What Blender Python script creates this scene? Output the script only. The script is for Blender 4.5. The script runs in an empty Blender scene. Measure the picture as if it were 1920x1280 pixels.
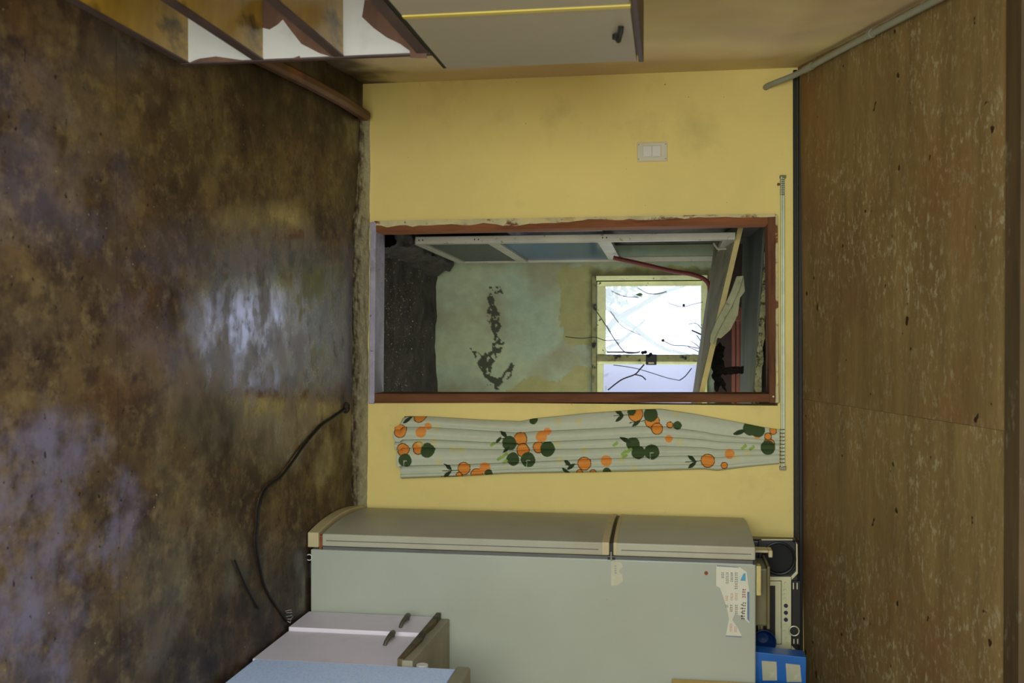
import bpy, bmesh, math, random
from mathutils import Vector, Matrix, noise
random.seed(7)
scn = bpy.context.scene
COL = scn.collection

# ------------------------------------------------------------------ camera
cam_d = bpy.data.cameras.new('camera'); cam = bpy.data.objects.new('camera', cam_d); COL.objects.link(cam)
c_right = Vector((0.99995638, -0.00923154, 0.00142275))
c_up = Vector((0.0, 0.15232047, 0.98833116))
c_fwd = Vector((0.00934054, 0.98828804, -0.15231383))
# the photographer turned the camera on its side: picture-right is up
m = Matrix((c_up, -c_right, -c_fwd)).transposed().to_4x4()
m.translation = (0, 0, 1.48)
cam.matrix_world = m
cam_d.sensor_fit = 'HORIZONTAL'; cam_d.sensor_width = 36.0
cam_d.lens = 36.0 * 1927.0 / 1920.0
cam_d.clip_start = 0.05
cam_d.dof.use_dof = True; cam_d.dof.focus_distance = 4.9; cam_d.dof.aperture_fstop = 4.0
scn.camera = cam

# ------------------------------------------------------------------ world and daylight
W_ = bpy.data.worlds.new('overcast_sky'); scn.world = W_; W_.use_nodes = True
bgn = W_.node_tree.nodes['Background']
bgn.inputs[0].default_value = (0.70, 0.76, 1.0, 1); bgn.inputs[1].default_value = 1.95

def area(name, loc, rot, sx, sy, power, col):
    l = bpy.data.lights.new(name, 'AREA'); l.shape = 'RECTANGLE'; l.size = sx; l.size_y = sy
    l.energy = power; l.color = col
    o = bpy.data.objects.new(name, l); COL.objects.link(o); o.location = loc; o.rotation_euler = rot
    return o
# daylight through the wide rear doorway; plus a fill lamp added at an unseen back-room opening
area('rear_doorway_daylight', (-0.20, -1.36, 1.15), (math.radians(90), 0, 0), 1.5, 2.0, 128, (0.98, 1.0, 0.93))
area('left_window_daylight', (-1.10, 0.65, 1.35), (0, math.radians(-90), 0), 1.0, 1.2, 46, (0.46, 0.68, 1.0))
area('back_room_fill', (1.44, 5.75, 1.25), (0, math.radians(90), 0), 0.9, 1.0, 18, (0.95, 1.0, 0.86))

scn.view_settings.view_transform = 'Standard'; scn.view_settings.look = 'None'
scn.view_settings.exposure = 0.0; scn.view_settings.gamma = 1.0; scn.view_settings.use_curve_mapping = False

# ------------------------------------------------------------------ helpers
def lin(c):
    r = []
    for v in c[:3]:
        v = v / 255.0
        r.append(v / 12.92 if v <= 0.04045 else ((v + 0.055) / 1.055) ** 2.4)
    return (r[0], r[1], r[2], 1.0)

def W(s, d, z):                       # the back wall stands slightly askew: s along it, d out of it
    return (s, 4.80 - 0.035 * s - d, z)

class NT:
    def __init__(s, mt):
        s.t = mt.node_tree; s.n = s.t.nodes; s.l = s.t.links
        s.b = s.n['Principled BSDF']
        s.tc = s.n.new('ShaderNodeTexCoord'); s.vec = s.tc.outputs['Object']
    def noise(s, scale, lo, hi, st=(1, 1, 1), seed=0.0, detail=6, rough=0.6, inv=False, dist=0.0, a=0.0, b=1.0):
        mp = s.n.new('ShaderNodeMapping'); mp.inputs['Scale'].default_value = st
        mp.inputs['Location'].default_value = (seed * 1.7, seed * 0.9, seed * 2.3)
        s.l.new(s.vec, mp.inputs['Vector'])
        n = s.n.new('ShaderNodeTexNoise'); n.inputs['Scale'].default_value = scale
        n.inputs['Detail'].default_value = detail; n.inputs['Roughness'].default_value = rough
        n.inputs['Distortion'].default_value = dist
        s.l.new(mp.outputs[0], n.inputs['Vector'])
        r = s.n.new('ShaderNodeMapRange'); r.inputs['From Min'].default_value = lo; r.inputs['From Max'].default_value = hi
        r.inputs['To Min'].default_value = b if inv else a; r.inputs['To Max'].default_value = a if inv else b
        s.l.new(n.outputs['Fac'], r.inputs['Value'])
        return r.outputs[0]
    def math(s, op, a, b):
        n = s.n.new('ShaderNodeMath'); n.operation = op
        for i, v in enumerate((a, b)):
            if isinstance(v, (int, float)): n.inputs[i].default_value = v
            else: s.l.new(v, n.inputs[i])
        n.use_clamp = (op != 'POWER')
        return n.outputs[0]
    def mix(s, f, a, b):
        n = s.n.new('ShaderNodeMix'); n.data_type = 'RGBA'
        if isinstance(f, (int, float)): n.inputs[0].default_value = f
        else: s.l.new(f, n.inputs[0])
        for i, v in ((6, a), (7, b)):
            if isinstance(v, tuple): n.inputs[i].default_value = v
            else: s.l.new(v, n.inputs[i])
        return n.outputs[2]
    def attr(s, name):
        n = s.n.new('ShaderNodeAttribute'); n.attribute_name = name
        return n
    def bump(s, h, strength, dist=0.01):
        n = s.n.new('ShaderNodeBump'); n.inputs['Strength'].default_value = strength; n.inputs['Distance'].default_value = dist
        s.l.new(h, n.inputs['Height']); s.l.new(n.outputs[0], s.b.inputs['Normal'])

MATS = {}
def mat(name, col, rough=0.6, var=0.12, vs=5.0, st=(1, 1, 1), spots=(), bump=0.0, bs=30.0, metal=0.0, spec=0.4, attr=False, rvar=0.0, coat=0.0):
    """col sRGB 0-255; var = light/dark mottling; spots = (colour, scale, lo, hi, stretch, seed[, max])"""
    mt = bpy.data.materials.new(name); mt.use_nodes = True; t = NT(mt)
    c = lin(col)
    if attr:
        a = t.attr('Col').outputs['Color']
        cur = a
        if var: 
            dk = t.n.new('ShaderNodeMix'); dk.data_type = 'RGBA'; dk.blend_type = 'MULTIPLY'
            t.l.new(t.noise(vs, 0.3, 0.7, st, 1.3, a=0, b=1), dk.inputs[0]); t.l.new(a, dk.inputs[6]); dk.inputs[7].default_value = (1 - 2 * var,) * 3 + (1,)
            cur = dk.outputs[2]
    else:
        lo = tuple(max(0, v * (1 - 1.6 * var)) for v in c[:3]) + (1,); hi = tuple(min(1, v * (1 + 1.2 * var)) for v in c[:3]) + (1,)
        cur = t.mix(t.noise(vs, 0.3, 0.7, st, 1.3), lo, hi)
    for sp in spots:
        f = t.noise(sp[1], sp[2], sp[3], sp[4], sp[5])
        if len(sp) > 6: f = t.math('MULTIPLY', f, sp[6])
        cur = t.mix(f, cur, lin(sp[0]))
    t.l.new(cur, t.b.inputs['Base Color'])
    t.b.inputs['Metallic'].default_value = metal
    t.b.inputs['Specular IOR Level'].default_value = spec
    t.b.inputs['Coat Weight'].default_value = coat
    if rvar: t.l.new(t.noise(vs * 2.3, 0.3, 0.7, st, 4.4, a=max(0.02, rough - rvar), b=min(1, rough + rvar)), t.b.inputs['Roughness'])
    else: t.b.inputs['Roughness'].default_value = rough
    if bump: t.bump(t.noise(bs, 0.2, 0.8, st, 2.2), bump)
    MATS[name] = mt
    return mt

ORG = {}
def place(o, verts, parent):
    xs = [v[0] for v in verts]; ys = [v[1] for v in verts]; zs = [v[2] for v in verts]
    org = Vector(((min(xs) + max(xs)) / 2, (min(ys) + max(ys)) / 2, min(zs)))
    ORG[o] = org
    if parent is not None:
        o.parent = parent; o.location = org - ORG[parent]
    else: o.location = org
    return org

class MB:
    def __init__(s): s.v = []; s.f = []
    def add(s, vs, fs):
        k = len(s.v); s.v += [tuple(v) for v in vs]; s.f += [tuple(i + k for i in f) for f in fs]; return s
    def box(s, x0, x1, y0, y1, z0, z1, fn=None):
        vs = [(x, y, z) for z in (z0, z1) for y in (y0, y1) for x in (x0, x1)]
        if fn: vs = [fn(*v) for v in vs]
        return s.add(vs, [(0, 2, 3, 1), (4, 5, 7, 6), (0, 1, 5, 4), (2, 6, 7, 3), (0, 4, 6, 2), (1, 3, 7, 5)])
    def hexa(s, bot, top):            # two matching quads
        return s.add(list(bot) + list(top), [(3, 2, 1, 0), (4, 5, 6, 7), (0, 1, 5, 4), (1, 2, 6, 5), (2, 3, 7, 6), (3, 0, 4, 7)])
    def prism(s, poly, fa, fb):       # fa / fb map a 2-D point to 3-D
        n = len(poly)
        return s.add([fa(*p) for p in poly] + [fb(*p) for p in poly],
                     [tuple(range(n))[::-1], tuple(range(n, 2 * n))] + [(i, (i + 1) % n, n + (i + 1) % n, n + i) for i in range(n)])
    def tube(s, pts, r, n=8, caps=True):
        pts = [Vector(p) for p in pts]; rs = r if isinstance(r, (list, tuple)) else [r] * len(pts)
        t0 = (pts[1] - pts[0]).normalized()
        a = t0.orthogonal().normalized(); k = len(s.v)
        for i, p in enumerate(pts):
            if i == 0: t = t0
            elif i == len(pts) - 1: t = (pts[i] - pts[i - 1]).normalized()
            else: t = ((pts[i + 1] - pts[i]).normalized() + (pts[i] - pts[i - 1]).normalized()).normalized()
            a = (a - t * a.dot(t))
            a = a.normalized() if a.length > 1e-6 else t.orthogonal().normalized()
            b = t.cross(a)
            for j in range(n):
                q = 2 * math.pi * j / n
                s.v.append(tuple(p + (a * math.cos(q) + b * math.sin(q)) * rs[i]))
        for i in range(len(pts) - 1):
            for j in range(n):
                s.f.append((k + i * n + j, k + i * n + (j + 1) % n, k + (i + 1) * n + (j + 1) % n, k + (i + 1) * n + j))
        if caps:
            s.f.append(tuple(k + j for j in range(n))[::-1]); e = k + (len(pts) - 1) * n
            s.f.append(tuple(e + j for j in range(n)))
        return s
    def disc(s, c, r, d, ax='Y', n=24, r2=None):  # a short cylinder facing -Y (or along ax)
        c = Vector(c); r2 = r if r2 is None else r2; k = len(s.v)
        for q, (rr, off) in enumerate(((r, 0), (r2, d))):
            for j in range(n):
                a = 2 * math.pi * j / n; u, w = rr * math.cos(a), rr * math.sin(a)
                if ax == 'Y': p = c + Vector((u, -off, w))
                elif ax == 'X': p = c + Vector((-off, u, w))
                else: p = c + Vector((u, w, off))
                s.v.append(tuple(p))
        for j in range(n): s.f.append((k + j, k + (j + 1) % n, k + n + (j + 1) % n, k + n + j))
        s.f.append(tuple(k + j for j in range(n))); s.f.append(tuple(k + n + j for j in range(n))[::-1])
        return s
    def ring(s, c, R, r, n=28, k=8, ax='Y'):
        c = Vector(c); b0 = len(s.v)
        for i in range(n):
            a = 2 * math.pi * i / n
            for j in range(k):
                b = 2 * math.pi * j / k; rad = R + r * math.cos(b); h = r * math.sin(b)
                if ax == 'Y': p = (rad * math.cos(a), h, rad * math.sin(a))
                elif ax == 'X': p = (h, rad * math.cos(a), rad * math.sin(a))
                else: p = (rad * math.cos(a), rad * math.sin(a), h)
                s.v.append(tuple(c + Vector(p)))
        for i in range(n):
            for j in range(k):
                s.f.append((b0 + i * k + j, b0 + ((i + 1) % n) * k + j, b0 + ((i + 1) % n) * k + (j + 1) % k, b0 + i * k + (j + 1) % k))
        return s
    def build(s, name, mt, parent=None, bevel=0.0, seg=2, smooth=False):
        me = bpy.data.meshes.new(name); o = bpy.data.objects.new(name, me); COL.objects.link(o)
        org = place(o, s.v, parent)
        me.from_pydata([tuple(Vector(v) - org) for v in s.v], [], s.f)
        bm = bmesh.new(); bm.from_mesh(me)
        bmesh.ops.recalc_face_normals(bm, faces=bm.faces)
        if bevel:
            es = [e for e in bm.edges if len(e.link_faces) == 2 and e.calc_face_angle(0) > 0.5]
            bmesh.ops.bevel(bm, geom=es, offset=bevel, segments=seg, affect='EDGES', profile=0.5)
        bm.to_mesh(me); bm.free()
        me.materials.append(MATS[mt] if isinstance(mt, str) else mt)
        if smooth: 
            for p in me.polygons: p.use_smooth = True
            me.set_sharp_from_angle(angle=0.7)
        return o

def tag(o, label, cat, group=None):
    o['label'] = label; o['category'] = cat
    if group: o['group'] = group
    return o
def struct(o): o['kind'] = 'structure'; return o
def thing(name, label, cat, loc, group=None):
    o = bpy.data.objects.new(name, None); COL.objects.link(o); o.location = loc; ORG[o] = Vector(loc)
    o.empty_display_size = 0.1
    return tag(o, label, cat, group)
def frame_empty(name, loc):
    o = bpy.data.objects.new(name, None); COL.objects.link(o); o.location = loc; ORG[o] = Vector(loc); return struct(o)
def lbl(o, s): o['label'] = s; return o

def smooth_path(pts, n=6):
    P = [Vector(p) for p in pts]; out = []
    for i in range(len(P) - 1):
        p0 = P[max(i - 1, 0)]; p1 = P[i]; p2 = P[i + 1]; p3 = P[min(i + 2, len(P) - 1)]
        for k in range(n):
            t = k / n
            out.append(0.5 * ((2 * p1) + (p2 - p0) * t + (2 * p0 - 5 * p1 + 4 * p2 - p3) * t * t + (3 * p1 - p0 - 3 * p2 + p3) * t ** 3))
    out.append(P[-1]); return out

def grid(name, mt, nu, nv, fn, parent=None, colfn=None, skip=None, smooth=True, attr='Col', thick=0.0):
    """fn(u,v)->xyz for u,v in 0..1; colfn(xyz,u,v)->linear rgb"""
    vs = [fn(i / (nu - 1), j / (nv - 1)) for j in range(nv) for i in range(nu)]
    fs = []
    for j in range(nv - 1):
        for i in range(nu - 1):
            if skip and skip((i + .5) / (nu - 1), (j + .5) / (nv - 1)): continue
            fs.append((j * nu + i, j * nu + i + 1, (j + 1) * nu + i + 1, (j + 1) * nu + i))
    me = bpy.data.meshes.new(name); o = bpy.data.objects.new(name, me); COL.objects.link(o)
    org = place(o, vs, parent)
    me.from_pydata([tuple(Vector(v) - org) for v in vs], [], fs)
    if colfn:
        ca = me.color_attributes.new(attr, 'FLOAT_COLOR', 'POINT')
        buf = []
        for j in range(nv):
            for i in range(nu):
                c = colfn(vs[j * nu + i], i / (nu - 1), j / (nv - 1)); buf += [c[0], c[1], c[2], 1.0]
        ca.data.foreach_set('color', buf)
    if smooth: me.polygons.foreach_set('use_smooth', [True] * len(me.polygons))
    me.materials.append(MATS[mt] if isinstance(mt, str) else mt)
    if thick:
        md = o.modifiers.new('thickness', 'SOLIDIFY'); md.thickness = thick; md.offset = 0
    return o

def clamp(v, a=0.0, b=1.0): return a if v < a else b if v > b else v
def sstep(a, b, x):
    t = clamp((x - a) / (b - a)); return t * t * (3 - 2 * t)
def fbm(x, y, z=0.0, s=1.0, o=4): return noise.fractal(Vector((x * s, y * s, z)), 1.0, 2.0, o, noise_basis='PERLIN_ORIGINAL')
def lerp3(a, b, t): return tuple(a[i] + (b[i] - a[i]) * t for i in range(3))
def inpoly(x, y, P):
    c = False; n = len(P); j = n - 1
    for i in range(n):
        if (P[i][1] > y) != (P[j][1] > y) and x < (P[j][0] - P[i][0]) * (y - P[i][1]) / (P[j][1] - P[i][1]) + P[i][0]: c = not c
        j = i
    return c

# ------------------------------------------------------------------ materials
mat('yellow_wall', (228, 208, 126), 0.62, 0.05, 1.6, spots=[((150, 140, 84), 2.3, 0.56, 0.78, (1, 1, 1), 3.0, 0.45), ((176, 140, 92), 1.3, 0.55, 0.75, (1, 1, 1), 9.0, 0.35), ((70, 55, 35), 40, 0.715, 0.745, (1, 1, 1), 5.0, 0.9), ((235, 205, 130), 3.5, 0.6, 0.8, (1, 1, 1), 7.0, 0.3)], bump=0.06, bs=9, spec=0.3)
mat('left_wall_paper', (220, 203, 150), 0.7, 0.06, 1.3, spots=[((206, 182, 148), 1.6, 0.45, 0.7, (1, 1, 1), 2.0, 0.6), ((80, 62, 40), 40, 0.735, 0.76, (1, 1, 1), 8.0, 0.8)], bump=0.08, bs=7, spec=0.25)
mat('left_wall_aged', (220, 203, 150), 0.7, 0.05, 3, attr=True, bump=0.08, bs=7, spec=0.25, spots=[((80, 62, 40), 40, 0.735, 0.76, (1, 1, 1), 8.0, 0.8)])
mat('plain_plaster', (176, 160, 118), 0.8, 0.1, 2)
mat('cement', (128, 122, 94), 0.85, 0.14, 7, spots=[((60, 48, 34), 90, 0.52, 0.68, (1, 1, 1), 2.0, 0.8), ((62, 46, 32), 9, 0.5, 0.7, (1, 1, 1), 8.0, 0.7), ((160, 154, 122), 60, 0.58, 0.7, (1, 1, 1), 5.0, 0.5)], bump=0.5, bs=60)
mat('dark_cement', (46, 41, 33), 0.85, 0.3, 9, spots=[((72, 66, 54), 14, 0.56, 0.7, (1, 1, 1), 2.0, 0.7), ((22, 18, 15), 8, 0.5, 0.65, (1, 1, 1), 5.0)], bump=0.6, bs=30)
def ceiling_material():
    mt = bpy.data.materials.new('plywood_ceiling'); mt.use_nodes = True; t = NT(mt)
    c = t.mix(t.noise(3.5, 0.3, 0.7, (0.45, 3.5, 1), 1.0), lin((116, 96, 58)), lin((148, 123, 75)))
    c = t.mix(t.math('MULTIPLY', t.noise(1.3, 0.46, 0.66, (1, 1, 1), 3.0, 3), 0.75), c, lin((126, 92, 56)))
    c = t.mix(t.math('MULTIPLY', t.noise(60, 0.35, 0.7, (0.25, 3, 1), 5.0, 3), 0.22), c, lin((70, 50, 28)))
    reg = t.noise(1.7, 0.42, 0.60, (1, 1, 1), 12.5, 3)
    sp1 = t.math('MULTIPLY', t.noise(34, 0.53, 0.63, (0.7, 1.4, 1), 6.0, 6, 0.7), reg)
    sp2 = t.math('MULTIPLY', t.noise(15, 0.58, 0.68, (0.7, 1.2, 1), 8.0, 8, 0.8), 0.8)
    c = t.mix(t.math('MULTIPLY', sp1, 0.75), c, lin((176, 166, 130)))
    c = t.mix(t.math('MULTIPLY', sp2, 0.7), c, lin((168, 160, 128)))
    c = t.mix(t.noise(15, 0.715, 0.74, (1, 1, 1), 9.0, 2), c, lin((48, 28, 16)))
    t.l.new(c, t.b.inputs['Base Color']); t.b.inputs['Roughness'].default_value = 0.62; t.b.inputs['Specular IOR Level'].default_value = 0.3
    MATS['plywood_ceiling'] = mt
ceiling_material()
mat('plywood_beam', (96, 78, 52), 0.7, 0.2, 5, (0.4, 2, 1), spots=[((150, 144, 116), 12, 0.6, 0.7, (0.6, 1, 1), 6.0, 0.8)], spec=0.3)
mat('black_trim', (22, 22, 19), 0.6, 0.2, 8)
mat('frame_wood', (130, 82, 52), 0.7, 0.14, 5, (6, 6, 0.7), spots=[((88, 48, 30), 6, 0.52, 0.7, (4, 4, 0.5), 3.0, 0.8), ((140, 116, 76), 26, 0.69, 0.74, (1, 1, 0.4), 5.0, 0.7)], spec=0.12)
mat('frame_dark_wood', (110, 72, 46), 0.7, 0.14, 5, (6, 6, 0.7), spots=[((84, 52, 32), 6, 0.5, 0.7, (4, 4, 0.5), 3.0, 0.8)], spec=0.12)
mat('frame_head_wood', (106, 70, 46), 0.7, 0.14, 5, (0.7, 6, 6), spots=[((66, 34, 24), 6, 0.52, 0.7, (0.5, 4, 4), 3.0, 0.8)], spec=0.12)
mat('frame_inner', (66, 46, 44), 0.55, 0.2, 6, spots=[((30, 22, 22), 9, 0.5, 0.65, (1, 1, 1), 2.0)], spec=0.4)
mat('peeled_paint', (192, 184, 138), 0.7, 0.12, 9, spots=[((112, 64, 40), 18, 0.55, 0.62, (1, 1, 0.6), 2.0), ((214, 196, 130), 8, 0.5, 0.6, (1, 1, 1), 7.0, 0.6)], bump=0.3, bs=40)
mat('sill_paint', (152, 148, 164), 0.4, 0.15, 9, spots=[((34, 26, 26), 34, 0.64, 0.68, (1, 1, 1), 2.0), ((96, 84, 84), 6, 0.55, 0.7, (1, 1, 1), 4.0, 0.7)], bump=0.3, bs=40)
mat('green_window_paint', (226, 230, 176), 0.6, 0.1, 8, (1, 1, 1), spots=[((44, 42, 26), 26, 0.64, 0.70, (1, 1, 1), 3.0), ((120, 116, 72), 5, 0.56, 0.72, (1, 1, 1), 6.0, 0.7)], bump=0.25, bs=50)
mat('dirty_green_paint', (128, 126, 86), 0.7, 0.2, 8, spots=[((26, 22, 15), 14, 0.52, 0.62, (1, 1, 1), 3.0)], bump=0.3, bs=50)
mat('black_dirt', (26, 21, 17), 0.95, 0.4, 22, bump=0.8, bs=60, spec=0.1)
mat('back_room_dark', (62, 58, 50), 0.85, 0.3, 4, spots=[((24, 20, 18), 5, 0.45, 0.65, (1, 1, 1), 2.0)])
mat('rubble', (136, 122, 96), 0.9, 0.4, 30)
mat('green_wall', (150, 165, 130), 0.8, 0.09, 16, attr=True, bump=0.15, bs=60, spots=[((60, 62, 46), 60, 0.70, 0.74, (1, 1, 1), 3.0, 0.8)])
mat('aluminium', (160, 156, 140), 0.5, 0.1, 12, (1, 1, 0.4), metal=0.4, spots=[((70, 66, 56), 30, 0.62, 0.7, (1, 1, 1), 3.0, 0.7)])
mat('ribbed_panel', (62, 64, 55), 0.6, 0.2, 14, (1, 0.6, 6))
mat('board_white', (150, 146, 124), 0.75, 0.12, 5, spots=[((104, 96, 78), 6, 0.5, 0.7, (1, 1, 1), 3.0, 0.7)])
mat('board_edge', (196, 180, 118), 0.75, 0.1, 14)
mat('plaster_piece', (164, 166, 132), 0.9, 0.12, 9, spots=[((96, 98, 70), 16, 0.55, 0.66, (1, 1, 1), 3.0, 0.7)], bump=0.5, bs=50)
mat('grey_board', (94, 98, 86), 0.85, 0.12, 5)
mat('torn_edge', (160, 158, 122), 0.9, 0.2, 30, spots=[((70, 68, 48), 40, 0.5, 0.6, (1, 1, 1), 3.0)], bump=0.7, bs=90)
mat('red_batten', (138, 80, 66), 0.7, 0.2, 8, (0.4, 2, 2))
mat('red_hose', (92, 34, 31), 0.45, 0.12, 8, (1, 1, 1))
mat('vine', (32, 30, 22), 0.8, 0.2, 20)
mat('pale_branch', (150, 164, 110), 0.8, 0.2, 10)
mat('leaf_green', (92, 128, 62), 0.6, 0.25, 10)
mat('fridge_white', (166, 171, 154), 0.34, 0.035, 1.6, spots=[((120, 84, 50), 30, 0.745, 0.77, (1, 1, 1), 3.0, 0.9), ((160, 162, 138), 3, 0.5, 0.75, (1, 1, 1), 6.0, 0.4)], spec=0.4)
mat('fridge_door', (172, 170, 146), 0.42, 0.06, 2.4, spots=[((140, 126, 96), 2.2, 0.5, 0.75, (1, 1, 1), 6.0, 0.5), ((90, 64, 40), 36, 0.735, 0.76, (1, 1, 1), 3.0)], spec=0.4)
mat('fridge_beige', (190, 176, 132), 0.5, 0.08, 6, spots=[((140, 92, 48), 12, 0.6, 0.74, (1, 1, 1), 6.0, 0.7)])
mat('gasket', (96, 96, 90), 0.6, 0.1, 10)
mat('rust', (132, 78, 40), 0.85, 0.3, 40)
mat('dark_metal', (96, 90, 80), 0.4, 0.1, 8, metal=0.5)
mat('cabinet_pink', (226, 216, 222), 0.45, 0.03, 2, spots=[((168, 156, 148), 4, 0.55, 0.8, (1, 1, 1), 4.0, 0.4)])
mat('cabinet_body', (150, 142, 128), 0.6, 0.1, 4)
mat('counter_olive', (140, 134, 108), 0.5, 0.12, 4, spots=[((74, 62, 40), 3.5, 0.55, 0.75, (1, 1, 1), 4.0, 0.7)])
mat('edge_brown', (92, 78, 46), 0.6, 0.25, 10, (1, 1, 1), spots=[((48, 36, 24), 9, 0.5, 0.62, (1, 1, 1), 4.0)])
mat('blue_speckle', (204, 224, 255), 0.4, 0.05, 90, spots=[((176, 200, 246), 120, 0.54, 0.6, (1, 1, 1), 4.0, 0.7)])
mat('white_plastic', (214, 212, 200), 0.4, 0.04, 5)
mat('switch_plastic', (206, 200, 172), 0.4, 0.04, 5)
mat('screw', (120, 112, 90), 0.4, 0.1, 9, metal=0.5)
mat('shelf_white', (206, 208, 204), 0.5, 0.04, 3, spots=[((160, 160, 172), 5, 0.55, 0.75, (1, 1, 1), 4.0, 0.5)])
mat('shelf_yellow', (182, 148, 56), 0.24, 0.14, 5, (1, 2, 1), spots=[((62, 44, 24), 5, 0.56, 0.66, (1, 0.6, 1), 4.0, 0.85)], spec=0.5)
mat('shelf_edge', (86, 70, 68), 0.5, 0.2, 10, (1, 0.4, 1))
mat('veneer_brown', (104, 76, 60), 0.7, 0.2, 8, (1, 1, 3))
mat('cabinet_grey', (178, 170, 150), 0.5, 0.03, 2)
mat('cabinet_strip', (214, 196, 96), 0.45, 0.05, 4)
mat('board_red', (100, 68, 50), 0.55, 0.16, 5, (4, 0.6, 4), spots=[((160, 96, 60), 3.2, 0.5, 0.62, (3, 0.7, 3), 7.0, 0.8), ((48, 30, 24), 6, 0.55, 0.7, (2, 0.6, 2), 2.0)])
mat('conduit_grey', (142, 144, 124), 0.5, 0.06, 6)
mat('rail_metal', (170, 178, 148), 0.4, 0.1, 20, metal=0.3)
mat('spring_metal', (128, 124, 104), 0.4, 0.2, 40, metal=0.6)
mat('curtain_cloth', (200, 200, 180), 0.85, 0.03, 30, attr=True, spec=0.15)
mat('paper_print', (220, 214, 196), 0.7, 0.02, 20, attr=True, spec=0.2)
mat('boombox_black', (26, 26, 26), 0.4, 0.2, 12)
mat('speaker_cone', (16, 16, 17), 0.75, 0.2, 12)
mat('boombox_silver', (196, 196, 156), 0.35, 0.04, 8, metal=0.25)
mat('dark_gap', (22, 19, 17), 0.5, 0.2, 8)
mat('navy_button', (30, 30, 70), 0.25, 0.1, 8)
mat('clear_olive', (104, 98, 66), 0.35, 0.15, 6)
mat('blue_card', (30, 96, 170), 0.35, 0.1, 6, spots=[((120, 160, 196), 3.5, 0.62, 0.7, (1, 1, 1), 4.0, 0.5)])
mat('label_grey', (170, 168, 140), 0.4, 0.08, 12, spots=[((206, 206, 190), 8, 0.55, 0.7, (1, 1, 1), 4.0, 0.7)])
mat('blue_plastic', (14, 46, 92), 0.35, 0.12, 6)
mat('cupboard_yellow', (206, 168, 84), 0.5, 0.05, 4)
mat('black_cable', (22, 18, 16), 0.55, 0.1, 10)
mat('fluff', (150, 146, 150), 0.9, 0.1, 10)

# floor: worn, wet brown linoleum. Mask: R wet film, G darker areas, B lilac sheen painted into the colour
def floor_material():
    mt = bpy.data.materials.new('stained_linoleum'); mt.use_nodes = True; t = NT(mt); t.vec = t.n.new('ShaderNodeNewGeometry').outputs['Position']
    sep = t.n.new('ShaderNodeSeparateColor'); t.l.new(t.attr('Mask').outputs['Color'], sep.inputs[0])
    wet, dark, pale = sep.outputs[0], sep.outputs[1], sep.outputs[2]
    c = t.mix(t.noise(2.4, 0.38, 0.62, (1, 1, 1), 2.0, 8, 0.65), lin((70, 53, 34)), lin((112, 90, 56)))
    c = t.mix(t.math('MULTIPLY', t.noise(6.5, 0.46, 0.60, (1, 0.8, 1), 5.0, 9, 0.75), 0.9), c, lin((58, 40, 30)))
    c = t.mix(t.math('MULTIPLY', t.noise(15, 0.5, 0.66, (1, 0.8, 1), 8.0, 8, 0.7), 0.75), c, lin((132, 112, 74)))
    c = t.mix(t.math('MULTIPLY', t.noise(12, 0.52, 0.64, (1, 0.8, 1), 28.0, 8, 0.7), 0.7), c, lin((40, 27, 22)))
    c = t.mix(t.math('MULTIPLY', t.noise(3.2, 0.58, 0.7, (1, 0.8, 1), 11.0, 6, 0.65), 0.4), c, lin((116, 76, 40)))
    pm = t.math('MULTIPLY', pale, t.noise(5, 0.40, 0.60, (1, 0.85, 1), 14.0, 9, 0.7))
    c = t.mix(t.math('MULTIPLY', pm, 0.8), c, lin((122, 115, 136)))  # bluish floor sheen, mixed into the base colour
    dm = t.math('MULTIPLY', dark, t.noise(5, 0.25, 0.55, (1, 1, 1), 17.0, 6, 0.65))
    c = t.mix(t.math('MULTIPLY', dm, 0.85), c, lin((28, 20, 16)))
    c = t.mix(t.noise(42, 0.68, 0.72, (1, 1, 1), 21.0, 4, 0.5), c, lin((20, 14, 12)))
    c = t.mix(t.noise(60, 0.735, 0.76, (1, 1, 1), 25.0, 3, 0.5), c, lin((178, 172, 160)))
    t.l.new(c, t.b.inputs['Base Color'])
    wn = t.math('MULTIPLY', wet, t.noise(7, 0.26, 0.46, (0.9, 1.2, 1), 31.0, 8, 0.65))
    base_r = t.noise(6, 0.3, 0.7, (1, 0.85, 1), 35.0, 7, 0.65, a=0.40, b=0.74)
    wet_r = t.noise(5, 0.42, 0.58, (0.9, 1.2, 1), 45.0, 6, 0.6, a=0.10, b=0.40)
    mx = t.n.new('ShaderNodeMix'); mx.data_type = 'FLOAT'
    t.l.new(wn, mx.inputs[0]); t.l.new(base_r, mx.inputs[2]); t.l.new(wet_r, mx.inputs[3])
    t.l.new(mx.outputs[0], t.b.inputs['Roughness'])
    t.l.new(t.math('ADD', t.math('MULTIPLY', wn, 0.55), 0.38), t.b.inputs['Specular IOR Level'])
    t.l.new(wn, t.b.inputs['Coat Weight']); t.l.new(wet_r, t.b.inputs['Coat Roughness']); t.b.inputs['Coat IOR'].default_value = 1.5
    t.bump(t.noise(16, 0.2, 0.8, (1, 0.8, 1), 41.0, 6, 0.6), 0.12, 0.006)
    return mt
MATS['stained_linoleum'] = floor_material()

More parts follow.
